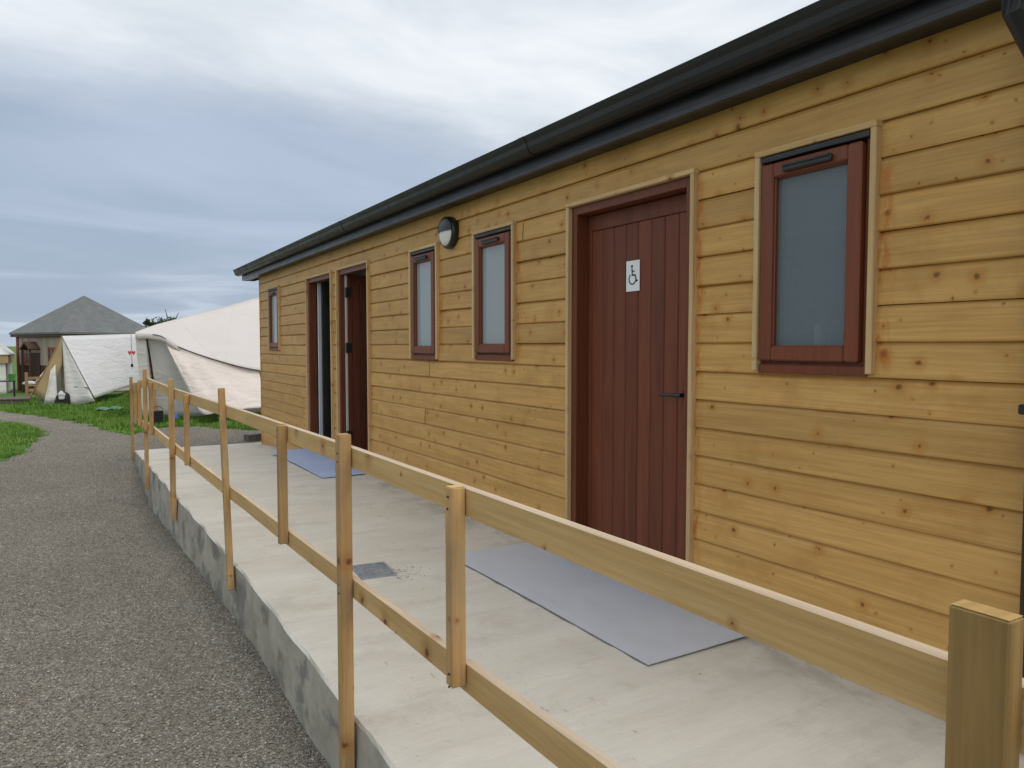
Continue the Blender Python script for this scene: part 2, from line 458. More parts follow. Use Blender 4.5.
step = .075
nx = int(13 / step); ny = int(29.4 / step)
pv = {}; pverts = []; pf = []
def pvid(i, j):
    if (i, j) not in pv:
        x = -7 + i * step; y = -4 + j * step
        pv[(i, j)] = len(pverts); pverts.append((x, y, gz(x, y) + .012 * math.sin(2.1 * x + 1) * math.sin(1.3 * y)))
    return pv[(i, j)]
for i in range(nx):
    for j in range(ny):
        x = -7 + (i + .5) * step; y = -4 + (j + .5) * step
        if on_path(x, y): pf.append((pvid(i, j), pvid(i + 1, j), pvid(i + 1, j + 1), pvid(i, j + 1)))
p = MB(); p.add(pverts, pf)
tag(p.build('gravel_path', 'gravel', smooth=True), kind='structure')

# loose chippings over the path
def stones(name, pts, size0, size1, mat='stone'):
    n = len(pts)
    base = np.array([(1, 0, 0), (0, 1, 0), (-1, 0, 0), (0, -1, 0), (0, 0, 1), (0, 0, -1), (.62, .62, .45), (-.62, -.62, .45), (.62, -.62, -.45), (-.62, .62, -.4)])[:6]
    F = np.array([(0, 1, 4), (1, 2, 4), (2, 3, 4), (3, 0, 4), (1, 0, 5), (2, 1, 5), (3, 2, 5), (0, 3, 5)])
    k = len(base)
    V = np.repeat(base[None], n, 0) * (1 + rng.uniform(-.35, .35, (n, k, 1)))
    V = V * rng.uniform(.55, 1.0, (n, 1, 3)) * np.array([1, 1, .7])
    a = rng.uniform(0, 6.283, n); ca, sa = np.cos(a)[:, None], np.sin(a)[:, None]
    b = rng.uniform(-.6, .6, n); cb, sb = np.cos(b)[:, None], np.sin(b)[:, None]
    y2 = V[:, :, 1] * cb - V[:, :, 2] * sb; z2 = V[:, :, 1] * sb + V[:, :, 2] * cb
    V = np.stack([V[:, :, 0] * ca - y2 * sa, V[:, :, 0] * sa + y2 * ca, z2], -1)
    s = rng.uniform(size0, size1, n) * rng.uniform(.6, 1.25, n)
    V = V * s[:, None, None] + pts[:, None, :]
    faces = (F[None] + (np.arange(n) * k)[:, None, None]).reshape(-1, 3)
    r = np.repeat(rng.random(n), 8)
    return fast_mesh(name, V.reshape(-1, 3), faces, 3, mat, r)
P = []
n = 720000
yr = .8 + 22.5 * rng.random(n) ** 1.75
q = np.stack([rng.uniform(-1.8, 3.4, n), yr], 1)
ex = np.interp(q[:, 1], [a for a, _ in EDGE], [b for _, b in EDGE])
q = q[(q[:, 0] < ex - .004) | (q[:, 1] > 13.5)]
q = q[rng.random(len(q)) < np.clip((23 - q[:, 1]) / 10, 0, 1)]
q = q[[b < 8 or on_path(a, b) for a, b in q]]
P.append(q)
P = np.concatenate(P)
Z = np.array([gz(a, b) + .012 * math.sin(2.1 * a + 1) * math.sin(1.3 * b) for a, b in P]) + rng.uniform(-.002, .006, len(P))
tag(stones('gravel_stones', np.column_stack([P, Z]), .0038, .0078), 'loose grey and brown chippings covering the path', 'gravel', kind='stuff')

# grass
def grass(name, n_try, x0, x1, y0, y1, h0, h1, test, lab, w=.006):
    q = np.stack([rng.uniform(x0, x1, n_try), rng.uniform(y0, y1, n_try)], 1)
    q = q[[test(a + c, b + e) for (a, b), (c, e) in zip(q, rng.normal(0, .07, (len(q), 2)))]]
    n = len(q)
    z = np.array([gz(a, b) - .035 for a, b in q])
    h = rng.uniform(h0, h1, n) * (.65 + .5 * np.sin(q[:, 0] * 2.3 + 1.1 * np.sin(q[:, 1] * 1.9)) ** 2) * np.where(rng.random(n) < .03, 1.6, 1)
    a = rng.uniform(0, 6.283, n); lean = rng.uniform(.1, .75, n) * h
    dx, dy = np.cos(a), np.sin(a)
    ww = w * rng.uniform(.7, 1.5, n)
    px, py = -dy * ww, dx * ww
    V = np.zeros((n, 5, 3))
    V[:, 0] = np.column_stack([q[:, 0] - px, q[:, 1] - py, z]); V[:, 1] = np.column_stack([q[:, 0] + px, q[:, 1] + py, z])
    mx, my = q[:, 0] + dx * lean * .35, q[:, 1] + dy * lean * .35
    V[:, 2] = np.column_stack([mx + px * .8, my + py * .8, z + h * .6]); V[:, 3] = np.column_stack([mx - px * .8, my - py * .8, z + h * .6])
    V[:, 4] = np.column_stack([q[:, 0] + dx * lean, q[:, 1] + dy * lean, z + h])
    o = np.arange(n) * 5
    F = np.concatenate([np.column_stack([o, o + 1, o + 2]), np.column_stack([o, o + 2, o + 3]), np.column_stack([o + 3, o + 2, o + 4])])
    r = rng.random(n)
    ob = fast_mesh(name, V.reshape(-1, 3), F, 3, 'grass', np.concatenate([r, r, r]))
    return tag(ob, lab, 'grass', kind='stuff')
def on_island(a, b):
    if not inside(ISL, a + wob(a, b) * .6, b + wob(a, b)): return False
    # bare sandy strip near its lower edge
    bare = (b < 16.6 and math.sin(a * 5 + b * 2.2 + 1) > -.35) or (b < 14.4)
    return (not bare) or random.random() < .05
def on_field(a, b):
    return (not on_path(a, b)) and not inside(ISL, a, b)
grass('grass', 110000, -3.2, -.35, 12.5, 23, .035, .09, on_island, 'short green grass on the patch beside the gravel path', .0055)
grass('grass', 130000, -2.6, 6.2, 16.2, 30, .06, .16, on_field, 'longer green grass growing round the canvas tents', .008)

# ------------------------------------------------------------------ concrete walkway with its ramp
d = MB()
yy = list(np.arange(-2.5, 9.25, .06)) + list(np.arange(9.25, 13.41, .06)) + [13.4]
rows_top = []; rows_face = []
def undul(x, y):
    ph = y - .05 * x + .02 * math.sin(2.2 * x + y)
    return .0022 * math.sin(ph * 2 * math.pi / .30 + 1.2 * math.sin(y * .9)) + .0015 * math.sin(ph * 2 * math.pi / .17)
for y in yy:
    e = edge(y); jx = .003 * math.sin(2.1 * y) + .0022 * math.sin(13.7 * y + 1) + random.uniform(-.0022, .0022)
    zt = deckz(y); xr = 3.9 if y > 12.7 else 3.0
    top = []
    for k in range(15):
        t = k / 14; x = (e + .012 + jx) + (xr - e - .012 - jx) * t
        smoothrim = min(1, t * 14 / 1.0)
        top.append((x, y, zt + undul(x, y) * smoothrim + (.001 if k else 0)))
    gb = gz(e, y) - .15
    face = [(e - .012, y, gb)] + [(e - .012 + (.012 + jx * .6) * (q ** 2) + .004 * math.sin(9 * y + 5 * q), y, gb + (zt - .012 - gb) * q) for q in (.25, .5, .75, .93, 1.0)]
    rows_top.append(face + top)
d.grid(rows_top)
yl = yy[-1]; L = rows_top[-1]
d.add([p for p in L] + [(p[0], p[1], gz(p[0], p[1]) - .15) for p in L], [(i, i + 1, len(L) + i + 1, len(L) + i) for i in range(len(L) - 1)])
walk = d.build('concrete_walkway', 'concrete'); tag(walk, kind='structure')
for pgn in walk.data.polygons: pgn.use_smooth = False

# ------------------------------------------------------------------ the timber cabin
D = 2.485
K = 1.106                      # the cabin is laid out at 1:1.106 and scaled about the eye point
DC = H0 - 1.35 / K             # walkway level in the cabin's own layout
CY0, CY1 = .55, 11.40
cab = thing('timber_cabin', (D, CY0, deckz(0)), 'long timber clad cabin with brown doors and black gutter behind the railing', 'building')
def Z(c): return c + H0
HEAD = Z(.805)
# openings: (y0, y1, z0, z1) outer edge of the casing
WIN = [(10.19, 10.81, Z(-.06), Z(.818)), (5.205, 5.745, Z(-.106), Z(.795)), (4.064, 4.622, Z(-.092), Z(.796)), (1.597, 2.133, Z(-.105), Z(.792))]
DOOR = [(7.88, 8.865, Z(-1.40), Z(.814)), (6.735, 7.706, Z(-1.40), Z(.816)), (2.478, 3.48, Z(-1.40), Z(.804))]
OPEN = [(a + .02, b - .02, c + (0 if i < 4 else 0), e - .02) for i, (a, b, c, e) in enumerate(WIN + DOOR)]

CH = .129; ZB0 = Z(-.63) - 9 * CH
TOPZ = Z(1.16)
def clad_x(t):
    # shiplap profile: cove under the lap above, flat face, small drip at the bottom
    for (a, b), (c, e) in zip(PROF[:-1], PROF[1:]):
        if a <= t <= c: return b + (e - b) * (t - a) / (c - a) if c > a else b
    return PROF[-1][1]
PROF = [(0, -.006), (.0001, -.0188), (.03, -.0222), (.06, -.0230), (.85, -.0180), (.91, -.0130), (.96, -.0085), (1.0, -.006)]
w = MB()
for k in range(0, 26):
    zb, zt = ZB0 + k * CH, ZB0 + (k + 1) * CH
    if zt < DC - .28 or zb > TOPZ: continue
    zt = min(zt, TOPZ)
    cuts = sorted({zb, zt} | {z for o in OPEN for z in (o[2], o[3]) if zb + .004 < z < zt - .004})
    joints = [CY0, CY0 + 1.6 + (k * 2.37) % 3.6, CY0 + 5.6 + (k * 1.71) % 3.0, CY1]
    rn = [random.random() for _ in joints]
    bow = [random.uniform(-.0025, .0025) for _ in joints]
    for za, zc in zip(cuts[:-1], cuts[1:]):
        zm = (za + zc) / 2
        blk = sorted((o[0], o[1]) for o in OPEN if o[2] - .004 <= zm <= o[3] + .004)
        y = CY0; segs = []
        for a, b in blk:
            if a > y: segs.append((y, a))
            y = max(y, b)
        segs.append((y, CY1))
        for a, b in segs:
            for ji in range(len(joints) - 1):
                s0, s1 = max(a, joints[ji]), min(b, joints[ji + 1])
                if s1 - s0 < .002: continue
                g0 = .0008 if s0 == joints[ji] and ji else 0
                ts = [t for t, _ in PROF if (za - zb) / CH - 1e-6 <= t <= (zc - zb) / CH + 1e-6]
                t0, t1 = (za - zb) / CH, (zc - zb) / CH
                ts = sorted(set([t0] + ts + [t1]))
                yn = max(2, int((s1 - s0) / .5) + 1)
                rows = []
                for iy in range(yn):
                    yv = s0 + g0 + (s1 - s0 - g0) * iy / (yn - 1)
                    wv = .0012 * math.sin(yv * 2.1 + k * 1.7) + bow[ji]
                    rows.append([(D + clad_x(t) - (wv if t > .0001 else 0) , yv, zb + t * CH + (.0012 * math.sin(yv * 1.3 + k * 2.9))) for t in ts])
                w.grid(rows, 0, rn[ji])
                w.add([rows[0][0], rows[0][-1], (D + .02, rows[0][0][1], rows[0][-1][2]), (D + .02, rows[0][0][1], rows[0][0][2])], [(0, 1, 2, 3)], 0, rn[ji])
# inner lining so that nothing shows through
front = w.build('wall', 'cladding', cab)
ZBOT = DC - .30
def shell(y0, y1, z0, z1, mb, x0=D + .022, x1=D + .10): mb.box(x0, x1, y0, y1, z0, z1, b=0)
ln = MB()
ysplit = sorted({CY0 + .02, CY1 - .02} | {v for o in OPEN for v in (o[0], o[1])})
for a, b in zip(ysplit[:-1], ysplit[1:]):
    ym = (a + b) / 2
    o = [q for q in OPEN if q[0] <= ym <= q[1]]
    if o:
        if o[0][2] > ZBOT + .3: shell(a, b, ZBOT, o[0][2], ln)
        shell(a, b, o[0][3], TOPZ, ln)
    else: shell(a, b, ZBOT, TOPZ, ln)
ln.build('lining', 'dark_room', cab)
BX = D + 4.2
def gable(y0, y1, name):
    s = MB()
    for k in range(0, 34):
        zb, zt = ZB0 + k * CH, ZB0 + (k + 1) * CH
        def half(z): return 2.1 if z <= TOPZ else max(0, 2.1 - (z - TOPZ) / math.tan(R(17)))
        a, b = half(zb), half(zt)
        if zb < ZBOT - .1 or a <= .02: continue
        cx = (D + BX) / 2
        xa0, xa1, xb0, xb1 = cx - a, cx + a, cx - b, cx + b
        yo = y0 if name == 'near' else y1
        sg = -1 if name == 'near' else 1
        rows = [[(xa0 + (xb0 - xa0) * t, yo - sg * PROFX, zb + t * CH), (xa1 + (xb1 - xa1) * t, yo - sg * PROFX, zb + t * CH)] for t, PROFX in [(t, q + .02) for t, q in PROF]]
        s.grid(rows)
    s.box(D + .11, BX - .11, min(y0, y1), max(y0, y1), ZBOT, TOPZ, b=0) if False else None
    o = s.build('wall', 'cladding', cab)
    return o
gable(CY0, CY0, 'near'); gable(CY1, CY1, 'far')
bk = MB(); bk.box(BX - .1, BX, CY0 + .03, CY1 - .03, ZBOT, TOPZ, b=.004); bk.build('wall', 'cladding', cab)
# corner boards
for (ya, yb) in ((CY1 - .004, CY1 + .022), (CY0 - .022, CY0 + .004)):
    cb = MB(); cb.box(D - .028, D + .045, ya, yb, ZBOT, TOPZ, 0, .5); cb.build('corner_board', 'cladding', cab)

# roof, fascia, soffit, gutter, downpipe
RY0, RY1 = CY0 - .28, 12.10
cx = (D + BX) / 2
rf = MB()
eave_x, eave_z = D - .12, Z(1.175)
rise = (cx - eave_x) * math.tan(R(17))
for sg in (1, -1):
    ex = eave_x if sg == 1 else BX + .20
    poly = [(ex - sg * .03, eave_z - .005), (cx, eave_z + rise), (cx, eave_z + rise + .05), (ex - sg * .03, eave_z + .035)]
    rf.prism(poly, 1, RY0, RY1)
rf.build('roof', 'grey_black', cab)
fa = MB(); fa.box(eave_x - .008, eave_x + .014, RY0 + .01, RY1 - .002, Z(1.015), Z(1.168), b=.003)
fa.box(eave_x - .016, eave_x - .0085, RY0 + .01, RY1 - .004, Z(1.015), Z(1.040), b=.002)
fa.build('fascia', 'black', cab)
so = MB(); so.box(eave_x + .016, D - .022, RY0 + .012, RY1 - .004, Z(1.02), Z(1.032), b=.001); so.build('soffit', 'grey_black', cab)
for (y0, y1) in ((RY0 - .02, RY0 + .0), (RY1 - .0, RY1 + .02)):
    bg = MB()
    poly = [(eave_x - .01, Z(1.015)), (D + .05, Z(1.015)), (cx, eave_z + rise - .17), (cx, eave_z + rise + .055), (eave_x - .01, eave_z + .03)]
    bg.prism(poly, 1, y0, y1); bg.build('bargeboard', 'black', cab)
gu = MB()
gx = eave_x - .010
prof = [(gx - .001, Z(1.165)), (gx - .001, Z(1.098)), (gx - .03, Z(1.088)), (gx - .062, Z(1.090)), (gx - .086, Z(1.100)), (gx - .098, Z(1.120)), (gx - .104, Z(1.145)), (gx - .114, Z(1.160)), (gx - .122, Z(1.180)),
        (gx - .117, Z(1.182)), (gx - .109, Z(1.162)), (gx - .098, Z(1.146)), (gx - .092, Z(1.122)), (gx - .082, Z(1.106)), (gx - .060, Z(1.096)), (gx - .03, Z(1.094)), (gx - .006, Z(1.102)), (gx - .006, Z(1.165))]
GY0, GY1 = .95, RY1 + .08
gu.prism(prof, 1, GY0, GY1)
solid = prof[:9]
for yv in (GY0 - .006, GY1): gu.prism(solid, 1, yv, yv + .006)
for yv in (3.6, 6.9, 9.6): gu.prism([(p[0] - .003 if i > 1 else p[0], p[1] - (.003 if 1 < i < 5 else 0)) for i, p in enumerate(solid)], 1, yv, yv + .07)
gu.build('gutter', 'grey_black', cab)
br = MB()
dp = MB()
py = 1.052
dp.box(gx - .115, gx - .002, py - .02, py + .11, Z(1.032), Z(1.072), b=.006)
r_ = .033
dp.tube([(gx - .055, py + .05, Z(1.05)), (gx - .055, py + .05, Z(.985)), (gx - .045, py + .05, Z(.945)), (D - .09, py + .02, Z(.82)), (D - .062, py, Z(.77)), (D - .062, py, Z(.72)), (D - .062, py, DC + .06)], r_, 14)
dp.tube([(gx - .055, py + .05, Z(1.045)), (gx - .055, py + .05, Z(.98))], .041, 14)
dp.tube([(D - .062, py, Z(.74)), (D - .062, py, Z(.66))], .040, 14)
for zc in (.60, -.20, -.95): dp.box(D - .11, D - .02, py - .040, py + .038, Z(zc), Z(zc) + .03, b=.004)
dp.build('downpipe', 'black', cab, smooth=False)

# casings + windows
def casing(y0, y1, z0, z1, parent, bottom=False):
    c = MB(); f = .024; xf, xb = D - .046, D - .002
    c.box(xf, xb, y0, y0 + f, z0, z1 - f, 0); c.box(xf, xb, y1 - f, y1, z0, z1 - f, 0)
    c.box(xf - .001, xb, y0 - .001, y1 + .001, z1 - f, z1, 1)
    return c.build('casing', ['batten', 'batten_flat'], parent)
def ring(mb, y0, y1, z0, z1, t, x0, x1, b=.004, tb=None, tt=None):
    tb = t if tb is None else tb; tt = t if tt is None else tt
    mb.box(x0, x1, y0, y0 + t, z0, z1, 0, None, b); mb.box(x0, x1, y1 - t, y1, z0, z1, 0, None, b)
    mb.box(x0 + .0006, x1, y0 + t, y1 - t, z1 - tt, z1, 0, None, b); mb.box(x0 + .0006, x1, y0 + t, y1 - t, z0, z0 + tb, 0, None, b)
def window(y0, y1, z0, z1, glass='pale_pane'):
    f = .024
    a, b, c = y0 + f + .001, y1 - f - .001, z1 - f - .001
    m = MB(); ring(m, a, b, z0, c, .032, D - .014, D + .09, tb=.05, tt=.028)
    m.box(D - .034, D + .02, a + .001, b - .001, z0 - .006, z0 + .030, 0)       # sill nose
    wn = m.build('window', 'brown', cab)
    casing(y0, y1, z0 + .004, z1, wn)
    h = MB(); h.box(D - .040, D - .008, a + .004, b - .004, c - .026, c - .002, b=.003); h.build('head_strip', 'grey_black', wn)
    s = MB(); sa, sb_, sc0, sc1 = a + .034, b - .006, z0 + .045, c - .034
    ring(s, sa, sb_, sc0, sc1, .058, D - .040, D + .02, .006)
    ring(s, sa + .050, sb_ - .050, sc0 + .050, sc1 - .050, .013, D - .026, D + .012, .004)
    sh = s.build('sash', 'sash', wn)
    v = MB(); vm = (sa + sb_) / 2; v.box(D - .058, D - .0405, vm - .11, vm + .11, sc1 - .048, sc1 - .020, b=.006)
    v.box(D - .064, D - .0585, vm - .105, vm + .105, sc1 - .030, sc1 - .022, b=.002)
    v.build('trickle_vent', 'iron', wn)
    g = MB(); g.box(D - .008, D + .006, sa + .055, sb_ - .055, sc0 + .055, sc1 - .055, b=0); g.build('pane', glass, wn)
    ib = MB(); ib.box(D + .30, D + .32, y0 - .1, y1 + .1, z0 - .2, z1 + .1, b=0)
    return wn
wins = [window(*q, 'pane' if i == 3 else 'pale_pane') for i, q in enumerate(WIN)]
bo = thing('bottle', (D + .034, 1.865, Z(-.02)), 'pale bottle behind the frosted glass of the nearest window', 'bottle')
q = MB(); q.tube([(D + .034, 1.865, Z(-.03)), (D + .034, 1.868, Z(.03)), (D + .034, 1.875, Z(.06)), (D + .034, 1.879, Z(.085))], [.022, .021, .014, .010], 12); q.build('bottle_body', 'white', bo)

# doors
def door_frame(y0, y1, z0, z1, dep=.068):
    f = .024; a, b, c = y0 + f + .001, y1 - f - .001, z1 - f - .001
    m = MB(); t = .047
    m.box(D - .020, D + dep, a, a + t, z0, c, 0); m.box(D - .020, D + dep, b - t, b, z0, c, 0)
    m.box(D - .0195, D + dep, a + t, b - t, c - t, c, 0)
    fr = m.build('door_frame', 'brown', cab)
    casing(y0, y1, z0, z1, fr)
    th = MB(); th.box(D - .03, D + .11, a + t, b - t, DC - .03, DC + .020, b=.004); th.build('threshold', 'steel', fr)
    return fr, a + t, b - t, c - t
def leaf(a, b, z0, z1, x0, T=None, n=9, handle_y=None, hinge=True):
    m = MB(); st = .052
    X0, X1 = x0, x0 + .044
    m.box(X0, X1, a, a + st * .55, z0, z1, 0, .35, T=T); m.box(X0, X1, b - st * .55, b, z0, z1, 0, .5, T=T)
    m.box(X0 - .002, X1, a + st * .55, b - st * .55, z1 - .085, z1, 0, .45, T=T)
    ww = (b - a - st * 1.1) / n
    for i in range(n):
        y = a + st * .55 + i * ww
        m.box(X0 + .003, X1 - .004, y + .0012, y + ww - .0012, z0, z1 - .085, 0, random.random(), b=.0045, T=T)
    dr = m.build('door', 'plank', cab)
    if handle_y is not None:
        h = MB(); hz = Z(-.235); s = 1
        h.tube([(X0 - .010, handle_y, hz), (X0 - .0005, handle_y, hz)], .024, 18)
        kh = MB(); kh.tube([(X0 - .006, handle_y, hz - .16), (X0 - .0005, handle_y, hz - .16)], .017, 16); kh.build('keyhole', 'iron', dr)
        h.tube([T @ Vector(p) if T else p for p in ((X0 - .008, handle_y, hz), (X0 - .05, handle_y, hz))], .010, 10)
        h.tube([T @ Vector(p) if T else p for p in ((X0 - .048, handle_y - .01, hz), (X0 - .052, handle_y + .05, hz - .001), (X0 - .050, handle_y + .13, hz - .006))], [.011, .010, .008], 10)
        h.build('handle', 'iron', dr)
    return dr
fr3, a3, b3, c3 = door_frame(*DOOR[2], .125)
dz = DC + .024
d3 = leaf(a3 + .003, b3 - .003, dz, c3 - .004, D + .060, n=8, handle_y=a3 + .062)
# accessible-toilet plate on that door
sg = thing('accessible_toilet_sign', (D + .058, 3.015, Z(.366)), 'white plate with black wheelchair symbol on the closed brown door', 'sign')
sp = MB(); SX = D + .0615; sp.box(SX - .004, SX - .0005, 3.015 - .053, 3.015 + .053, Z(.366) - .080, Z(.366) + .080, b=.001); sp.build('plate', 'sign_white', sg)
sy = MB(); X = SX - .0052
def sp2(u, v): return (X, 3.015 - u, Z(.366) + v)          # u: towards the right as seen from outside
def flat(poly, z=0):
    n = len(poly)
    sy.add([sp2(*p) for p in poly] + [(X + .0012, *sp2(*p)[1:]) for p in poly], [tuple(range(n)), tuple(range(2 * n - 1, n - 1, -1))] + [(k, (k + 1) % n, n + (k + 1) % n, n + k) for k in range(n)])
def stroke(pts, wd):
    for (p, q) in zip(pts[:-1], pts[1:]):
        p = Vector(p); q = Vector(q); dd = (q - p).normalized() * wd / 2; nn = Vector((-dd.y, dd.x))
        flat([p - dd * .6 + nn, p - dd * .6 - nn, q + dd * .6 - nn, q + dd * .6 + nn])
flat([(-.006 + .0075 * math.cos(t), .050 + .0075 * math.sin(t)) for t in np.linspace(0, 2 * math.pi, 15)[:-1]])
stroke([(-.006, .038), (-.003, .004), (.020, .004), (.030, -.028), (.037, -.025)], .008)
stroke([(-.005, .024), (.014, .024)], .006)
arc = [(-.002 + .027 * math.cos(t), -.016 + .027 * math.sin(t)) for t in np.linspace(R(128), R(345), 16)]
stroke(arc, .0065)
sy.build('wheelchair_symbol', 'iron', sg)

def open_door(q, dark, ang, white):
    fr, a, b, c = door_frame(*q)
    # hinged on the far jamb, swung into the room
    T = Matrix.Translation((D + .07, b - .004, 0)) @ Matrix.Rotation(R(ang), 4, 'Z') @ Matrix.Translation((-(D + .0), -b, 0))
    return fr, a, b, c, T
# room shells behind the two open doors
for (q, y0, y1) in ((DOOR[0], 7.78, 9.9), (DOOR[1], 6.0, 7.74)):
    rm = MB(); f0 = DC + .006
    rm.box(D + .108, D + 2.2, y0, y1, f0 - .06, f0 + .002, 1, b=0)
    rm.box(D + .108, D + 2.2, y0, y1, Z(.95), Z(1.0), 0, b=0)
    rm.box(D + 2.2, D + 2.25, y0, y1, f0, Z(.95), 0, b=0)
    rm.box(D + .108, D + 2.2, y0 - .0, y0 + .02, f0, Z(.95), 0, b=0); rm.box(D + .108, D + 2.2, y1 - .02, y1, f0, Z(.95), 0, b=0)
    rm.build('room', ['interior', 'dark_room'], cab)
# D2: leaf folded back square to the wall, brown, with two black hinges and a pale strip painted as light in the hinge gap
fr2, a2, b2, c2 = door_frame(*DOOR[1])
T2 = Matrix.Translation((D + .10, b2 - .002, 0)) @ Matrix.Rotation(R(-88), 4, 'Z') @ Matrix.Translation((-D, -b2, 0))
l2 = leaf(a2 + .003, b2 - .003, dz, c2 - .004, D, T=None, n=8) if False else None
def swung(a, b, hinge_y, ang, name_mat, n=8, handle=True, hx=D + .036, gap_strip='pale_strip'):
    # local leaf: along +u from the hinge, thickness towards -v
    Lw = b - a - .006
    Tm = Matrix.Translation((hx, hinge_y, 0)) @ Matrix.Rotation(R(ang), 4, 'Z')
    m = MB(); st = .05; z1 = c2 - .004
    m.box(.012, .012 + st, -.044, 0, dz, z1, 0, .4, T=Tm); m.box(Lw - st, Lw, -.044, 0, dz, z1, 0, .5, T=Tm)
    m.box(.012 + st, Lw - st, -.042, -.002, z1 - .09, z1, 0, .45, T=Tm)
    ww = (Lw - 2 * st - .012) / n
    for i in range(n):
        y = .012 + st + i * ww
        m.box(y + .001, y + ww - .001, -.040, -.006, dz, z1 - .09, 0, random.random(), b=.0045, T=Tm)
    dr = m.build('door', name_mat, cab)
    e = MB(); e.box(-.006, .0115, -.040, -.004, dz, z1, T=Tm, b=.001); e.build('hinge_gap_strip', gap_strip, dr)
    for hz in (Z(.56), Z(-.02), Z(-.95)):
        h = MB(); h.box(-.014, .05, -.050, -.0445, hz - .05, hz + .05, T=Tm, b=.002)
        h.tube([Tm @ Vector((-.002, -.050, hz - .055)), Tm @ Vector((-.002, -.050, hz + .055))], .009, 8)
        h.build('hinge', 'iron', dr)
    if handle:
        h = MB(); hz = Z(-.235); u = Lw - .06
        h.box(u - .02, u + .02, -.054, -.0445, hz - .16, hz + .045, T=Tm, b=.003)
        h.tube([Tm @ Vector((u, -.05, hz)), Tm @ Vector((u, -.09, hz)), Tm @ Vector((u - .12, -.092, hz - .005))], .009, 8)
        h.build('handle', 'iron', dr)
    return dr
swung(a2, b2, b2 - .003, -4, 'plank')
# D1: pale interior wall strip beside the jamb, then the dark green leaf pushed back
fr1, a1, b1, c1 = door_frame(*DOOR[0])
c2 = c1
M['leaf_dark'] = wood('dark_green_brown_wood', (.030, .030, .026), (.022, .020, .017), axis=2, knots=0, rough=.4)
sc = MB(); sc.box(D + .072, D + .112, b1 - .05, b1 - .02, dz, c1, b=.003); sc.build('door_lining', 'interior', fr1)
swung(a1, b1, b1 - .06, -3, 'leaf_dark', handle=False, hx=D + .116, gap_strip='leaf_dark')
hd = MB(); hd.tube([(D + .150, b1 - .11, Z(-.16)), (D + .150, b1 - .16, Z(-.16)), (D + .225, b1 - .162, Z(-.165))], .01, 8)
hd.build('handle', 'iron', fr1)

# bulkhead lamp
lp = thing('wall_lamp', (D - .02, 4.983, Z(.838)), 'round black bulkhead lamp with half hooded pale lens between two windows', 'lamp')
lh = MB(); lcy, lcz = 4.983, Z(.838); rr = .118
vs = []; fs = []
prof_l = [(D - .012, 1.0), (D - .055, 1.0), (D - .062, .97), (D - .072, .90), (D - .072, .80)]
n = 36
for (x, s) in prof_l:
    for k in range(n):
        t = 2 * math.pi * k / n; vs.append((x, lcy + rr * s * math.cos(t), lcz + rr * s * math.sin(t)))
for i in range(len(prof_l) - 1):
    for k in range(n): fs.append((i * n + k, i * n + (k + 1) % n, (i + 1) * n + (k + 1) % n, (i + 1) * n + k))
lh.add(vs, fs)
lh.build('housing', 'black', lp, smooth=False)
hood = MB(); rows = []
for i in range(9):
    u = i / 8; row = []
    for k in range(19):
        t = math.pi * k / 18
        rad = rr * .93 * math.cos(u * math.pi / 2 * .98); xx = D - .070 - .042 * math.sin(u * math.pi / 2)
        row.append((xx, lcy + rad * math.cos(t), lcz + .006 + rad * math.sin(t)))
    rows.append(row)
hood.grid(rows)
hood.add([(D - .07, lcy - rr * .93, lcz + .006), (D - .07, lcy + rr * .93, lcz + .006), (D - .10, lcy + rr * .6, lcz + .006), (D - .112, lcy, lcz + .006), (D - .10, lcy - rr * .6, lcz + .006)], [(0, 1, 2, 3, 4)])
hood.build('hood', 'black', lp, smooth=False)
ls = MB(); rows = []
for i in range(9):
    u = i / 8; row = []
    for k in range(33):
        t = 2 * math.pi * k / 32
        rad = rr * .84 * math.cos(u * math.pi / 2); xx = D - .066 - .034 * math.sin(u * math.pi / 2)
        row.append((xx, lcy + rad * math.cos(t), lcz + rad * math.sin(t)))
    rows.append(row)
ls.grid(rows); ls.build('lens', 'white', lp, smooth=True)

eye = Vector((0, 0, H0))
for o in (cab, lp, sg, bo):
    o.location = eye + (o.location - eye) * K; o.scale = (K, K, K)

# door mats, drain
def door_mat(x0, x1, y0, y1, label, mat):
    z = deckz(5) + .004
    o = thing('door_mat', ((x0 + x1) / 2, (y0 + y1) / 2, z), label, 'mat', 'door mats laid along the cabin wall')
    m = MB(); rows = []
    for i in range(13):
        row = []
        for j in range(31):
            x = x0 + (x1 - x0) * i / 12; y = y0 + (y1 - y0) * j / 30
            lift = .004 * max(0, math.sin(x * 3 + y * 2.4)) * (1 if i in (0, 1) or j < 2 else .3)
            row.append((x, y, z + .005 + lift - .013 * max(0, (y - 6) / 4)))
        rows.append(row)
    m.grid(rows); ob = m.build('rubber_sheet', mat, o)
    md = ob.modifiers.new('thickness', 'SOLIDIFY'); md.thickness = .0045; md.offset = 1
door_mat(2.058, 2.665, 2.32, 4.22, 'grey rubber mat in front of the closed door with the wheelchair sign', 'mat_rubber')
door_mat(2.20, 2.66, 7.45, 9.75, 'bluish rubber mat in front of the two open doors', 'mat_blue')

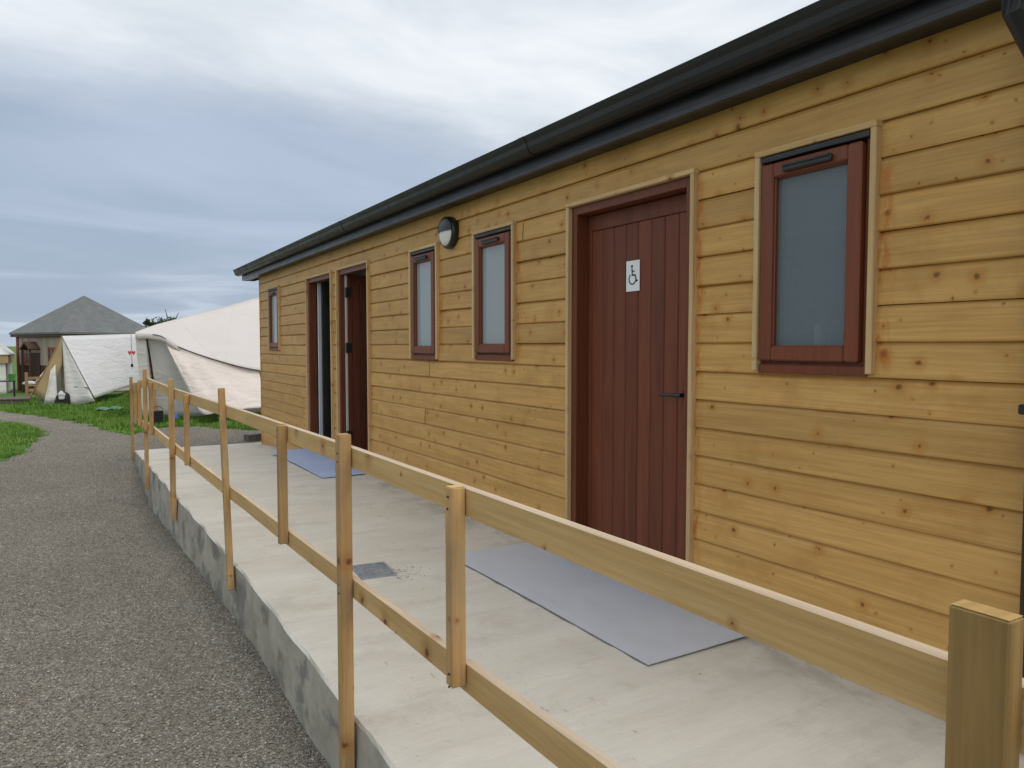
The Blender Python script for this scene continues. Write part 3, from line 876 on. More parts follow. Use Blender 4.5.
dr = thing('drain_cover', (1.53, 4.18, deckz(4)), 'small grey metal drain cover set in the concrete walkway', 'drain cover')
T = Matrix.Translation((1.535, 4.18, deckz(4) + .004)) @ Matrix.Rotation(R(-6), 4, 'Z')
m = MB(); hw, hl = .105, .145
for (x0, x1, y0, y1) in ((-hw, hw, -hl, -hl + .016), (-hw, hw, hl - .016, hl), (-hw, -hw + .016, -hl + .016, hl - .016), (hw - .016, hw, -hl + .016, hl - .016)):
    m.box(x0, x1, y0, y1, -.004, .006, b=.002, T=T)
m.build('frame', 'steel', dr)
m = MB()
for i in range(12): m.box(-hw + .017, hw - .017, -hl + .02 + i * .0212, -hl + .02 + i * .0212 + .012, -.004, .003, b=.001, T=T)
m.box(-hw + .016, hw - .016, -hl + .016, hl - .016, -.008, -.0035, b=0, T=T)
m.build('grating', 'steel', dr)
n = 330
q = np.column_stack([1.60 + np.abs(rng.normal(0, .09, n)), 4.08 + rng.normal(0, .075, n) - .0 * rng.random(n), np.full(n, deckz(4) + .003)])
tag(stones('grit', q, .002, .0045), 'dark grit scattered beside the drain cover', 'grit', kind='stuff')

# ------------------------------------------------------------------ railing
rl = thing('timber_railing', (edge(0), 0, deckz(0)), 'long timber railing with tall posts and short uprights along the walkway edge', 'railing')
def rx(y): return edge(y) - .016
TT = [(-2, -.354), (.4, -.3555), (2.6, -.357), (4.9, -.372), (7.3, -.376), (9.3, -.362), (13.1, -.60)]
TB = [(-2, -.4285), (.4, -.4300), (2.6, -.4295), (4.9, -.447), (7.3, -.468), (9.3, -.452), (13.1, -.69)]
LT = [(.2, -.772), (1.1, -.789), (1.65, -.807), (2.5, -.827), (3.5, -.850), (4.85, -.874), (7.4, -.872), (9.3, -.873), (13.1, -1.14)]
LB = [(.2, -.850), (1.1, -.872), (1.65, -.885), (2.5, -.897), (3.5, -.925), (4.85, -.955), (7.4, -.965), (9.3, -.955), (13.1, -1.22)]
def rail(name, ya, yb, top, bot, off=0.0):
    m = MB(); N = max(2, int((yb - ya) / .35)); t = .024
    sec = []
    for i in range(N + 1):
        y = ya + (yb - ya) * i / N; x = rx(y) + .004 + off; zt, zb = Z(lerp_tab(top, y)), Z(lerp_tab(bot, y))
        sec.append([(x, y, zb + .002), (x, y, zt - .002), (x + .003, y, zt), (x + t - .003, y, zt), (x + t, y, zt - .002), (x + t, y, zb + .002), (x + t - .003, y, zb), (x + .003, y, zb)])
    vs = [p for s in sec for p in s]; fs = []
    for i in range(N):
        for k in range(8): fs.append((i * 8 + k, i * 8 + (k + 1) % 8, (i + 1) * 8 + (k + 1) % 8, (i + 1) * 8 + k))
    fs += [tuple(range(8)), tuple(N * 8 + k for k in range(8))]
    m.add(vs, fs)
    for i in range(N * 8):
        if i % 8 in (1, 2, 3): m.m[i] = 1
    return m.build(name, ['rail', 'rail_top_lit'], rl)
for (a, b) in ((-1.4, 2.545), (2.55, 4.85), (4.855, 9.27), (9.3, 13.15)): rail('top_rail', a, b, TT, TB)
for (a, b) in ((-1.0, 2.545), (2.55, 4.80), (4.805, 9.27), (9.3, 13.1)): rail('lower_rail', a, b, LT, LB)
def post(y, wy, wx, ztop, zbot, lean=0.0, leanx=0.0, mat='post', name='post', twist=0, cut=True, rnd=None):
    x1 = rx(y) + .002; m = MB()
    zc = (Z(ztop) + Z(zbot)) / 2
    T = Matrix.Translation((x1 - wx / 2, y, Z(zbot))) @ Matrix.Rotation(-lean, 4, 'X') @ Matrix.Rotation(leanx, 4, 'Y') @ Matrix.Rotation(twist, 4, 'Z')
    L = Z(ztop) - Z(zbot)
    m.box(-wx / 2, wx / 2, -wy / 2, wy / 2, 0, L, 0, rnd, .0025, T)
    if cut:
        # rough sawn end
        g_ = []
        for i in range(5):
            g_.append([T @ Vector((-wx / 2 + .0012 + (wx - .0024) * i / 4, -wy / 2 + .0012 + (wy - .0024) * j / 6, L + .0006 + (random.uniform(0, .0012) if 0 < i < 4 and 0 < j < 6 else 0))) for j in range(7)])
        m.grid(g_, 1)
    for tab, tb2 in ((TT, TB), (LT, LB)):
        for fz in (.3, .72):
            zc_ = Z(lerp_tab(tab, y) * fz + lerp_tab(tb2, y) * (1 - fz)); u_ = (zc_ - Z(zbot))
            if 0 < u_ < L and mat == 'post': m.tube([T @ Vector((-wx / 2 + .001, random.uniform(-.006, .006), u_)), T @ Vector((-wx / 2 - .0012, random.uniform(-.002, .002), u_))], .0032, 8, 2)
    o = m.build(name, [mat, 'end_grain', 'iron'], rl)
    return o
post(13.15, .05, .045, -.49, -1.80, lean=-.0)
post(9.28, .05, .042, -.262, -1.62, lean=-.01)
post(7.14, .072, .042, -.292, -1.545, lean=-.012, rnd=.95)
post(4.74, .052, .036, -.253, -1.50, lean=.155, leanx=.0)
post(2.535, .055, .042, -.311, -1.75, lean=0.0, rnd=.6)
q = post(.405, .062, .031, -.281, -1.60, mat='treated', rnd=.13)
q['label'] = 'thick greenish post with a rough sawn top'
for y, zt, zb in ((1.655, -.353, -.862), (3.42, -.362, -.905), (6.30, -.383, -.94), (8.70, -.390, -.945), (10.6, -.44, -1.03), (11.8, -.52, -1.12)):
    post(y, .036, .040, zt, zb, lean=random.uniform(-.012, .012), name='upright')

# timber offcut at the cabin's far corner
tb = thing('timber_block', (2.95, 14.5, gz(2.95, 14.5)), 'dark sawn timber block lying beyond the far corner of the cabin', 'timber')
m = MB(); T = Matrix.Translation((3.02, 14.7, gz(3, 14.6))) @ Matrix.Rotation(R(20), 4, 'Z'); m.box(-.16, .12, -.09, .09, 0, .13, b=.006, T=T, jit=.004); m.build('block', 'stone_grey', tb)

# ------------------------------------------------------------------ tents
def spline(pts, n):
    pts = [np.array(p, float) for p in pts]
    out = []
    for i in range(n):
        t = i / (n - 1) * (len(pts) - 1); k = min(int(t), len(pts) - 2); u = t - k
        p0 = pts[max(k - 1, 0)]; p1 = pts[k]; p2 = pts[k + 1]; p3 = pts[min(k + 2, len(pts) - 1)]
        out.append(.5 * (2 * p1 + (p2 - p0) * u + (2 * p0 - 5 * p1 + 4 * p2 - p3) * u * u + (3 * p1 - p0 - 3 * p2 + p3) * u ** 3))
    return out
def patch(A, B, n, m, sag=0.0, noise=0.0, seed=0):
    a, b = spline(A, n), spline(B, n); rows = []
    for i in range(n):
        row = []
        for j in range(m):
            t = j / (m - 1); p = a[i] * (1 - t) + b[i] * t
            p = p + np.array([0, 0, -sag * math.sin(math.pi * t) * math.sin(math.pi * min(1, .15 + i / (n - 1)))])
            if noise:
                s = noise * math.sin(math.pi * t) ** .5
                p = p + np.array([.3, -1, .15]) * s * (math.sin(11 * i / n + 3.1 * t + seed) + .6 * math.sin(23 * i / n - 9 * t + 2 * seed) + .4 * math.sin(47 * i / n + 17 * t))
            row.append(tuple(p))
        rows.append(row)
    return rows
def up(p): return (p[0], p[1], p[2] + H0)

t1 = thing('ridge_tent', (.6, 26.5, gz(.6, 26.5)), 'white canvas ridge tent with a beige lined flap propped open on the grass', 'tent')
F = up((-.146, 26.0, .30)); Rr = up((2.35, 29.0, .44))
EF = up((.643, 25.0, -1.532)); ER = up((2.15, 28.2, -1.30))
vF = np.array(F); vE = np.array(EF)
BF = (-.85, 27.3, -1.75 + H0); BR = (1.75, 31.4, -1.6 + H0)
m = MB(); m.grid(patch([F, tuple((np.array(F) + Rr) / 2 - [0, 0, .02]), Rr], [EF, tuple((np.array(EF) + ER) / 2 + [-.03, 0, .03]), ER], 24, 16, .05))
m.grid(patch([F, Rr], [BF, BR], 12, 10, .05))
# short valance below the ridge end
m.build('roof_canvas', 'canvas_white', t1, smooth=True, solid=.006)
m = MB()
mid = (-.10, 25.75, gz(0, 25.8) - .03)
m.grid(patch([tuple(np.array(F) - [0, 0, .03]), tuple(np.array(F) - [0, -.02, .03])], [mid, (EF[0] - .01, EF[1] + .02, EF[2])], 2, 2)) if False else None
fr_top = np.array(F) - [0, -.03, .06]
m.grid([[tuple(fr_top * (1 - t) + np.array(mid) * t + (np.array([EF[0], EF[1] + .03, EF[2] - .1]) - np.array(mid)) * s * t + np.array([0, -.03 * math.sin(9 * s) * t, 0])) for t in np.linspace(0, 1, 10)] for s in np.linspace(0, 1, 10)])
m.build('front_wall', 'canvas_grey', t1, smooth=True, solid=.005)
m = MB(); m.tube([(.0, 25.73, -1.22 + H0), (.30, 25.45, -1.22 + H0), (.50, 25.15, -1.24 + H0)], .012, 6); m.build('hem_cord', 'bag_black', t1)
m = MB()   # flap drawn out to a pole on the left
m.grid(patch([F, up((-.16, 26.0, -.55))], [up((-.95, 26.2, -1.42)), up((-.62, 26.0, -1.62))], 8, 8, .04))
m.build('door_flap', 'beige', t1, smooth=True, solid=.008)
m = MB(); m.grid(patch([up((-.17, 26.2, .12)), up((-.02, 26.25, .1))], [up((-.22, 26.2, -1.2)), up((.02, 26.2, -1.75))], 6, 8, 0, .01)); m.build('inner_lining', 'beige', t1, smooth=True, solid=.006)
m = MB(); m.tube([F, up((-.55, 26.1, -.62)), up((-1.02, 26.2, -1.52))], .02, 8); m.build('tent_pole', 'garden_wood', t1)
m = MB(); m.grid(patch([up((-.46, 25.95, -.72)), up((-.33, 25.95, -.55))], [up((-.66, 25.9, -1.70)), up((-.30, 25.85, -1.74))], 6, 6, 0, .03)); m.build('door_sheet', 'canvas_grey', t1, smooth=True, solid=.005)
bag = thing('dark_bag', (-.16, 25.7, gz(-.16, 25.7)), 'dark bag with a pale cloth on top in the ridge tent doorway', 'bag')
bm_ = bmesh.new(); bmesh.ops.create_icosphere(bm_, subdivisions=3, radius=1)
def blob(bm0, c, s, seed=0, amp=.12):
    vs = []
    for v in bm0.verts:
        p = v.co; k = 1 + amp * (math.sin(4 * p.x + seed) + math.sin(5 * p.y + 2 * seed) + math.sin(6 * p.z + seed * 3)) / 2
        vs.append((c[0] + p.x * s[0] * k, c[1] + p.y * s[1] * k, c[2] + max(p.z * k, -.85) * s[2]))
    return vs, [[v.index for v in f.verts] for f in bm0.faces]
bm_.verts.ensure_lookup_table()
m = MB(); m.add(*blob(bm_, (-.16, 25.68, gz(-.16, 25.7) + .17), (.22, .15, .24), 1)); m.build('bag_body', 'bag_black', bag, smooth=True)
m = MB(); m.add(*blob(bm_, (-.20, 25.56, gz(-.16, 25.7) + .34), (.10, .08, .14), 2, .25)); m.build('cloth', 'canvas_white', bag, smooth=True)

t2 = thing('stretch_tent', (5, 21, gz(5, 21)), 'large cream canvas tent rising behind the far end of the cabin', 'tent')
S = [(1.42, 20.25, .335), (1.925, 21, .54), (2.5, 21.5, .715), (3.148, 22, .909), (4.2, 23, 1.22), (5.19, 24, 1.54), (6.6, 25, 2.0), (8.2, 25, 2.05), (10.5, 25, 1.1), (12, 24, .3)]
E_ = [(1.40, 20.0, .305), (1.9, 19.6, .262), (2.32, 19.5, -.02), (3.08, 19, -.335), (3.97, 18.5, -.58), (5.5, 18.3, -.74), (7.5, 18.3, -.75), (9, 18.6, -.7), (11, 20, -.6), (12.3, 22, -.4)]
cr = patch([up(p) for p in S], [up(p) for p in E_], 60, 18, .10)
m = MB(); m.grid(cr)
BK = [(2.0, 22.5, .0), (2.6, 25, -.3), (4, 27, -.5), (6, 29, -.6), (8, 30, -.7), (10, 30, -.7), (12, 28, -.6), (13, 26, -.4)]
m.grid(patch([up(p) for p in S], [up(p) for p in BK], 40, 12, .1))
m.build('canopy', 'canvas_cream', t2, smooth=True, solid=.006)
for i0, di in ((14, .35), (26, -.3), (33, .1)):
    m = MB(); m.tube([Vector(cr[int(i0 + di * j)][j]).lerp(Vector(cr[int(i0 + di * j) + 1][j]), (i0 + di * j) % 1) + Vector((0, -.002, .004)) for j in range(18)], .009, 5); m.build('seam', 'canvas_wall', t2)
m = MB(); pts = [up((p[0] - .01, p[1] - .02, p[2] - .015)) for p in spline(E_, 50)]
m.tube(pts[4:], .009, 6); m.build('eave_rope', 'bag_black', t2)
m = MB()   # valance at the front corner
m.grid([[(p[0], p[1] - .015, p[2] + H0 - .14 * t - .015 * math.sin(i * 1.4) * t) for t in (0, .5, 1)] for i, p in enumerate(spline(E_[:3], 14))])
m.build('valance', 'canvas_cream', t2, smooth=True, solid=.006)
m = MB(); m.grid(patch([up((1.40, 20.02, .29)), up((1.62, 19.86, .27))], [up((1.53, 20.2, -1.75)), up((1.80, 20.05, -1.75))], 8, 12, 0, .012)); m.build('end_panel', 'canvas_grey', t2, smooth=True, solid=.006)
m = MB(); m.grid(patch([up((1.64, 19.92, .22)), up((2.0, 19.8, .16))], [up((1.86, 20.15, -1.75)), up((2.9, 19.75, -1.75))], 14, 14, 0, .008, 1)); m.build('end_panel', 'canvas_grey', t2, smooth=True, solid=.006)
m = MB(); m.tube([up((1.62, 19.83, .25)), up((1.70, 19.85, -.35)), up((1.78, 19.9, -1.1)), up((1.80, 20, -1.8))], .022, 8); m.build('corner_pole', 'bag_black', t2)
m = MB(); m.grid(patch([up(p) for p in [(1.95, 19.66, .235), (2.32, 19.55, -.03), (3.08, 19.06, -.345), (3.97, 18.6, -.60)]],
                       [up(p) for p in [(2.45, 19.0, -1.10), (2.62, 18.35, -1.56), (3.05, 18.0, -1.50), (3.9, 17.7, -1.42)]], 40, 26, 0, .020, 2)); m.build('side_wall', 'canvas_wall', t2, smooth=True, solid=.006)
m = MB(); m.grid(patch([up(p) for p in [(3.2, 19.2, -.41), (3.97, 18.8, -.62), (5.5, 18.5, -.78), (7.5, 18.5, -.78), (9, 18.8, -.72), (11, 20.2, -.62)]],
                       [up(p) for p in [(3.2, 19.35, -1.7), (4.0, 19.05, -1.7), (5.5, 18.8, -1.8), (7.5, 18.8, -1.8), (9, 19, -1.8), (11, 20.4, -1.8)]], 40, 12, 0, .008, 3)); m.build('side_wall', 'canvas_wall', t2, smooth=True, solid=.006)

og = thing('hanging_ornament', (1.30, 19.9, .2 + H0), 'string of two red hearts hanging from the corner of the cream tent', 'ornament')
m = MB(); m.tube([(1.30, 19.9, .30 + H0), (1.305, 19.9, -.55 + H0)], .005, 5); m.tube([(1.305, 19.9, -.43 + H0), (1.305, 19.9, -.50 + H0)], .028, 8, 1); m.build('string', ['bag_black', 'bag_black'], og)
for sx in (-1, 1):
    m = MB(); cx_, cz_ = 1.303 + sx * .042, -.165 + H0
    pl = [(cx_ + .036 * math.sin(t) ** 3, cz_ + .062 * (.8125 * math.cos(t) - .3125 * math.cos(2 * t) - .125 * math.cos(3 * t) - .06 * math.cos(4 * t))) for t in np.linspace(0, 2 * math.pi, 24)[:-1]]
    m.prism(pl, 1, 19.885, 19.915); m.build('heart', 'red', og)

pb = thing('fire_post', (1.70, 19.3, gz(1.7, 19.3)), 'brown wooden board leaning by the cream tent corner', 'board')
m = MB(); m.bar((1.73, 19.35, gz(1.7, 19.3)), (1.66, 19.5, -.80 + H0), .14, .04, side=(1, 0, 0)); m.build('board', 'post', pb)
pb.name = 'leaning_board'
bg2 = thing('black_bucket', (1.76, 19.1, gz(1.76, 19.1)), 'black bucket on the grass at the foot of the leaning board', 'bucket')
m = MB(); z0 = gz(1.76, 19.1); m.tube([(1.76, 19.1, z0), (1.76, 19.1, z0 + .30)], [.10, .125], 16); m.tube([(1.76 + .125 * math.cos(t), 19.1, z0 + .30 + .11 * math.sin(t)) for t in np.linspace(0, math.pi, 9)], .007, 6); m.build('bucket_body', 'bag_black', bg2)
bc = thing('blue_cloth', (2.25, 19.5, gz(2.25, 19.5)), 'small blue cloth lying against the cream tent wall', 'cloth')
m = MB(); m.add(*blob(bm_, (2.22, 19.5, gz(2.2, 19.5) + .09), (.065, .05, .09), 3, .3)); m.build('cloth_fold', 'bluecloth', bc, smooth=True)

tp = thing('ground_sheet', (.9, 22.9, gz(.9, 22.9)), 'teal plastic sheet lying in the grass between path and tents', 'sheet')
m = MB(); rows = [[(.58 + .62 * i / 10 + .1 * j / 6, 22.5 + .9 * j / 6, gz(.9, 22.8) + .085 + .018 * math.sin(i * 1.3 + j)) for j in range(7)] for i in range(11)]
m.grid(rows); m.build('sheet_surface', 'teal', tp, smooth=True, solid=.004)

# ------------------------------------------------------------------ garden house with its pyramid roof
HC = np.array([.62, 35.4]); sd = 3.76; ph = R(27)
ux = np.array([math.cos(ph), math.sin(ph)]); uy = np.array([-math.sin(ph), math.cos(ph)])
hz0 = gz(0, 35); hz1 = .53 + H0
hs = thing('garden_house', (HC[0], HC[1], hz0), 'square garden house with grey pyramid roof behind the ridge tent', 'building')
def hp(u, v, z): q = HC + ux * u + uy * v; return (q[0], q[1], z)      # u: along the right face, v: away
h2 = sd / 2 - .12
TH = Matrix.Translation((HC[0], HC[1], 0)) @ Matrix.Rotation(ph, 4, 'Z')
m = MB(); ap = (HC[0], HC[1], 2.08 + H0); e2 = sd / 2 + .10
cs = [hp(-e2, -e2, hz1), hp(e2, -e2, hz1), hp(e2, e2, hz1), hp(-e2, e2, hz1)]
lo = [(c[0], c[1], c[2] - .07) for c in cs]
m.add(cs + [ap] + lo, [(0, 1, 4), (1, 2, 4), (2, 3, 4), (3, 0, 4), (8, 7, 6, 5), (0, 5, 6, 1), (1, 6, 7, 2), (2, 7, 8, 3), (3, 8, 5, 0)])
m.build('roof', 'roofing', hs)
m = MB(); m.box(-e2 + .03, e2 - .03, -e2 + .03, e2 - .03, hz1 - .17, hz1 - .072, T=TH, b=.01); m.build('eave_board', 'house_dark', hs)
m = MB(); m.box(-h2 + .02, h2, -h2, h2, hz0, hz1 - .17, T=TH, b=0); m.build('wall', 'house_pale', hs)
zmid = hz0 + 1.05
m = MB()
for i in range(13): m.box(-h2 - .03, -h2 + .018, -h2 + .07 + i * .2625, -h2 + .07 + i * .2625 + .258, hz0, zmid, T=TH, b=.006)
m.build('boarding', 'house_dark', hs)
for (a, b, c, e) in ((-h2 - .05, -h2 + .10, -h2 - .06, -h2 + .10), (-h2 - .05, -h2 + .10, h2 - .10, h2 + .05), (h2 - .1, h2 + .05, -h2 - .06, -h2 + .10)):
    m = MB(); m.box(a, b, c, e, hz0, hz1 - .17, T=TH, b=.01); m.build('corner_post', 'house_red', hs)
m = MB(); m.box(-h2 + .1, h2 - .1, -h2 - .03, -h2 + .02, hz1 - .32, hz1 - .17, T=TH, b=.006); m.build('head_board', 'house_red', hs)
m = MB()
for i in range(26): m.box(-h2 - .025, -h2 + .015, -h2 + .12 + i * .1255, -h2 + .12 + i * .1255 + .119, zmid + .005, hz1 - .20, T=TH, b=.005)
m.build('upper_boarding', 'grey_board', hs)
for yc in (-h2 + .75, -h2 + 2.75):
    m = MB(); z0_, z1_ = zmid + .06, zmid + .72
    for (a, b, c, e) in ((yc - .30, yc - .20, z0_, z1_), (yc + .20, yc + .30, z0_, z1_), (yc - .30, yc + .30, z1_ - .09, z1_ + .001), (yc - .30, yc + .30, z0_ - .001, z0_ + .09), (yc - .02, yc + .02, z0_, z1_)):
        m.box(-h2 - .06, -h2 - .026, a, b, c, e, T=TH, b=.004)
    wn = m.build('window', 'house_red', hs)
    m = MB(); m.box(-h2 - .036, -h2 - .028, yc - .20, yc + .20, z0_ + .09, z1_ - .09, T=TH, b=0); m.build('pane', 'pane', wn)
# little gabled porch on the left face
m = MB()
m.prism([(0, 0)] * 0 or [(-.40, zmid + .66), (0, zmid + .95), (.40, zmid + .66), (.35, zmid + .62), (0, zmid + .87), (-.35, zmid + .62)], 0, -.40, .0)
for i in range(len(m.v)):
    x, y, z = m.v[i]; m.v[i] = tuple(TH @ Vector((-h2 - .05 + x, .28 + y, z)))
m.build('porch_roof', 'house_dark', hs)
for yv in (-.02, .58):
    m = MB(); m.box(-h2 - .42, -h2 - .36, yv - .03, yv + .03, hz0, zmid + .64, T=TH, b=.006); m.build('porch_post', 'house_dark', hs)
m = MB(); m.box(-h2 - .07, -h2 - .042, -.05, .60, hz0, zmid + .5, T=TH, b=.01); m.build('door', 'house_dark', hs)

# white marquee beyond, at the far left
mq = thing('white_marquee', (-5.1, 37, gz(-5, 37)), 'white marquee with cream walls partly seen left of the garden house', 'marquee')
z1 = -.34 + H0; zt = .46 + H0
m = MB(); q4 = [(-7.6, 35, z1), (-1.98, 35, z1), (-1.98, 39, z1), (-7.6, 39, z1)]
m.grid(patch([(-6.6, 36.9, zt), (-2.7, 36.9, zt)], [q4[0], q4[1]], 14, 8, .08)); m.grid(patch([(-6.6, 37.1, zt), (-2.7, 37.1, zt)], [q4[3], q4[2]], 14, 8, .08))
m.grid(patch([(-2.7, 36.9, zt), (-2.7, 37.1, zt)], [q4[1], q4[2]], 8, 8, .08)); m.grid(patch([(-6.6, 36.9, zt), (-6.6, 37.1, zt)], [q4[0], q4[3]], 8, 8, .08)); m.add([(-6.6, 36.9, zt), (-2.7, 36.9, zt), (-2.7, 37.1, zt), (-6.6, 37.1, zt)], [(0, 1, 2, 3)])
m.build('roof_canvas', 'canvas_white', mq, smooth=True, solid=.006)
m = MB(); m.box(-7.5, -2.02, 35.05, 38.95, z1 - .34, z1 - .002, b=.01); m.build('valance', 'beige', mq)
m = MB(); m.box(-7.4, -2.12, 35.15, 38.85, gz(-5, 37) - .1, z1 - .2, b=.01); m.build('wall', 'canvas_grey', mq)

# ------------------------------------------------------------------ garden furniture in front of the house
def gl(x, y): return gz(x, y)
bn = thing('garden_bench', (-.95, 29.6, gl(-.95, 29.6)), 'slatted wooden garden bench beside the open flap of the ridge tent', 'bench')
zb = gl(-.95, 29.6) + .12
for (x, y) in ((-1.22, 29.5), (-.55, 29.4), (-1.22, 29.95), (-.55, 29.85)):
    m = MB(); m.box(x - .045, x + .045, y - .045, y + .045, zb - .15, zb + (.82 if y < 29.7 else .45), b=.005); m.build('leg', 'garden_wood', bn)
m = MB()
for k in range(4): m.box(-1.2, -.55, 29.5 + .11 * k, 29.58 + .11 * k, zb + .36, zb + .39, b=.003)
m.build('seat', 'garden_wood', bn)
m = MB(); m.bar((-1.22, 29.47, zb + .62), (-.5, 29.37, zb + .64), .09, .03); m.bar((-1.22, 29.47, zb + .22), (-.5, 29.37, zb + .24), .09, .03); m.build('side_rail', 'garden_wood', bn)
cu = thing('pale_board', (-.85, 29.3, zb + .4), 'pale plank propped diagonally on the garden bench', 'plank')
m = MB(); m.bar((-1.02, 29.62, zb + .42), (-.70, 29.72, zb + .86), .12, .03, side=(0, 1, 0)); m.build('plank', 'white', cu)
cu2 = thing('white_cushion', (-1.1, 29.3, zb + .42), 'small white cushion lying on the garden bench seat', 'cushion')
m = MB(); m.add(*blob(bm_, (-1.15, 29.72, zb + .45), (.20, .14, .07), 1, .1)); m.build('cushion_body', 'canvas_white', cu2, smooth=True)

tbx = thing('garden_table', (-1.75, 29.2, gl(-1.75, 29.2)), 'dark metal garden table at the left edge of the lawn', 'table')
zt_ = gl(-1.75, 29.2)
m = MB(); m.box(-2.15, -1.50, 28.9, 29.5, zt_ + .66, zt_ + .69, b=.004); m.build('table_top', 'iron', tbx)
for (x, y) in ((-2.1, 28.95), (-1.55, 28.95), (-2.1, 29.45), (-1.55, 29.45)):
    m = MB(); m.tube([(x, y, zt_ + .0), (x, y, zt_ + .66)], .016, 8); m.build('leg', 'iron', tbx)
m = MB(); m.tube([(-2.1, 28.95, zt_ + .33), (-1.55, 28.95, zt_ + .33)], .012, 6); m.build('stretcher', 'iron', tbx)
gb = thing('green_bucket', (-1.62, 29.1, zt_ + .69), 'bright green bucket on the corner of the garden table', 'bucket')
m = MB(); m.tube([(-1.60, 29.1, zt_ + .69), (-1.60, 29.1, zt_ + .90)], [.08, .11], 16, cap=True); m.tube([(-1.60, 29.1, zt_ + .89), (-1.60, 29.1, zt_ + .912)], .116, 16); m.build('bucket_body', 'green', gb)
pl_ = thing('low_platform', (-1.7, 27.6, gl(-1.7, 27.6)), 'low grey timber platform edge in the grass beneath the garden table', 'platform')
m = MB()
for k in range(5): m.box(-3.2, -1.05, 27.3 + k * .24, 27.3 + k * .24 + .22, gl(-1.7, 27.6) + .16, gl(-1.7, 27.6) + .20, b=.004)
m.box(-3.15, -1.1, 27.32, 27.36, gl(-1.7, 27.6) - .05, gl(-1.7, 27.6) + .158, b=.004)
m.build('decking', 'stone_grey', pl_)

# ------------------------------------------------------------------ tree behind the tents
def tree(x, y, base, top, wid, label):
    t = thing('tree', (x, y, base), label, 'tree')
    m = MB(); m.tube([(x, y, base), (x + .05, y, base + (top - base) * .4), (x - .05, y, base + (top - base) * .75)], [.16, .11, .05], 10)
    for k in range(7):
        a = k * 2.4; zz = base + (top - base) * (.45 + .06 * k)
        m.tube([(x, y, zz), (x + .55 * wid * math.cos(a), y + .55 * wid * math.sin(a), zz + .25 * (top - base))], [.05, .012], 6)
    m.build('trunk', 'bark', t)
    V = []; n = 0
    cl = [(rng.normal(0, .42 * wid), rng.normal(0, .42 * wid), base + (top - base) * rng.uniform(.5, .93), rng.uniform(.18, .40) * wid) for _ in range(26)]
    pts = []
    for (cx0, cy0, cz0, r0) in cl:
        k = int(240 * r0 / (.3 * wid))
        pts.append(np.column_stack([x + cx0 + rng.normal(0, r0 * .5, k), y + cy0 + rng.normal(0, r0 * .5, k), cz0 + rng.normal(0, r0 * .45, k)]))
    pts = np.concatenate(pts); n = len(pts)
    a = rng.normal(size=(n, 3)); a /= np.linalg.norm(a, axis=1)[:, None]; b = rng.normal(size=(n, 3)); b = np.cross(a, b); b /= np.linalg.norm(b, axis=1)[:, None]
    s = rng.uniform(.05, .10, n)[:, None]
    Vv = np.stack([pts - a * s, pts + b * s * .55, pts + a * s, pts - b * s * .55], 1).reshape(-1, 3)
    Fq = np.arange(n * 4).reshape(-1, 4)
    Vv = Vv - np.array([x, y, base])
    o = fast_mesh('crown', Vv, Fq, 4, 'leaf', rng.random(n), t)
    return t
tree(4.85, 45, gz(4, 45), 1.85 + H0, 1.0, 'small dark green tree showing above the roofline between house and cream tent')
if False: tree(-1.45, 48, gz(-1, 48), 1.55 + H0, .55, 'thin bare topped tree just behind the left roof slope of the garden house')

# ------------------------------------------------------------------ sky and light
SUN_EL, SUN_AZ = 58.0, 158.0        # azimuth clockwise from +y
world = bpy.data.worlds.new('World'); scene.world = world; world.use_nodes = True
nt = NT(world.node_tree); wt = world.node_tree
bgn = wt.nodes['Background']
sky = nt.n('ShaderNodeTexSky', dict(sky_type='NISHITA', sun_disc=False, sun_elevation=R(SUN_EL), sun_rotation=R(SUN_AZ), altitude=10, air_density=1.0, dust_density=3.0, ozone_density=1.0))
dirv = nt.n('ShaderNodeTexCoord').outputs['Generated']
sp_ = nt.n('ShaderNodeSeparateXYZ', None, i0=dirv)
zc = nt.math('MAXIMUM', sp_.outputs[2], 0.0)
den = nt.math('ADD', zc, .1)
u = nt.math('DIVIDE', sp_.outputs[0], den); v = nt.math('DIVIDE', sp_.outputs[1], den)
uv = nt.n('ShaderNodeCombineXYZ', None, X=u, Y=v, Z=0.0).outputs[0]
warp = nt.noise(nt.mapping(uv, (.8, 1.0, 1), loc=(3.1, .7, 0)), 1.0, 6, .6)
rad = nt.math('ADD', v, nt.math('MULTIPLY', nt.math('SUBTRACT', warp, .5), 1.1))
bank = nt.mapr(rad, 1.90, 2.75)                                  # the dark bank beyond the bright overhead deck
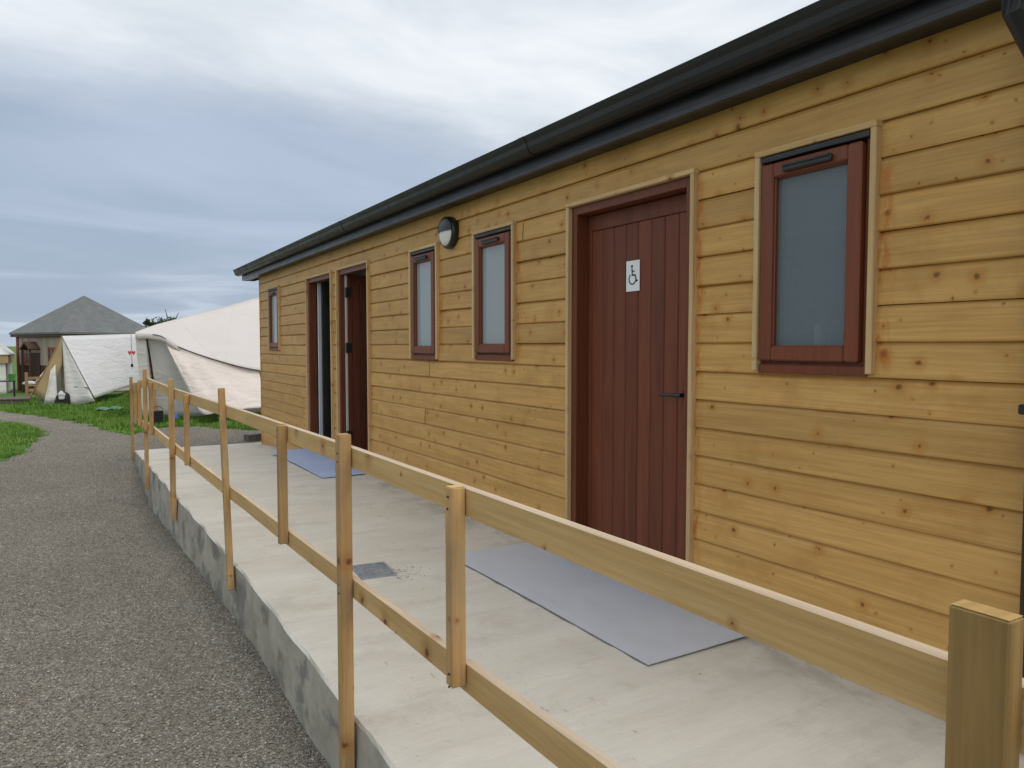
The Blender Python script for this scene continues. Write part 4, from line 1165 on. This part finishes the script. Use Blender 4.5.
soft = nt.noise(nt.mapping(uv, (1.5, 2.0, 1), loc=(.3, 5.2, 0)), 1.0, 6, .55, .5)
streak = nt.noise(nt.mapping(uv, (.55, .8, 1), loc=(1.7, 2.4, 0)), 1.0, 5, .5, .6)
bright = nt.mix(nt.mapr(soft, .3, .72), (.62, .67, .72), (.82, .845, .87))
dark = nt.mix(nt.mapr(streak, .36, .66), (.325, .395, .50), (.415, .485, .60))
low = nt.mapr(zc, .135, .02)
dark = nt.mix(nt.math('MULTIPLY', low, nt.mapr(streak, .48, .62)), dark, (.50, .575, .66))
cloud = nt.mix(bank, bright, dark)
cloud = nt.mix(nt.mapr(zc, .035, .0, 0, .55), cloud, (.48, .55, .64))
skyc = nt.mix(1.0, sky.outputs[0], (.1, .1, .1), 'MULTIPLY')
colr = nt.mix(.90, skyc, cloud)
nt.set(bgn.inputs['Color'], nt.mix(1.0, colr, (10, 10, 10), 'MULTIPLY'))
bgn.inputs['Strength'].default_value = 0.1

sun = bpy.data.lights.new('sun', 'SUN'); sun.energy = 1.15; sun.angle = R(40); sun.color = (1.0, .93, .82)
so_ = bpy.data.objects.new('sun', sun); COL.objects.link(so_)
el, az = R(SUN_EL), R(SUN_AZ)
dvec = Vector((math.sin(az) * math.cos(el), math.cos(az) * math.cos(el), math.sin(el)))
so_.rotation_euler = dvec.to_track_quat('Z', 'Y').to_euler(); so_.location = (0, 0, 30)

cam = bpy.data.cameras.new('camera'); co = bpy.data.objects.new('camera', cam); COL.objects.link(co)
co.location = (0, 0, H0); co.rotation_euler = (R(90 - 2.9396), 0, R(-30.9305))
cam.sensor_width = 36; cam.lens = 740 / 1024 * 36; cam.clip_end = 10000; cam.clip_start = .02
scene.camera = co
scene.render.resolution_x, scene.render.resolution_y = 1024, 768
vs_ = scene.view_settings
vs_.view_transform = 'Standard'; vs_.look = 'None'; vs_.exposure = 0.27; vs_.gamma = 1; vs_.use_curve_mapping = False
scene.cycles.max_bounces = 8; scene.cycles.use_denoising = True
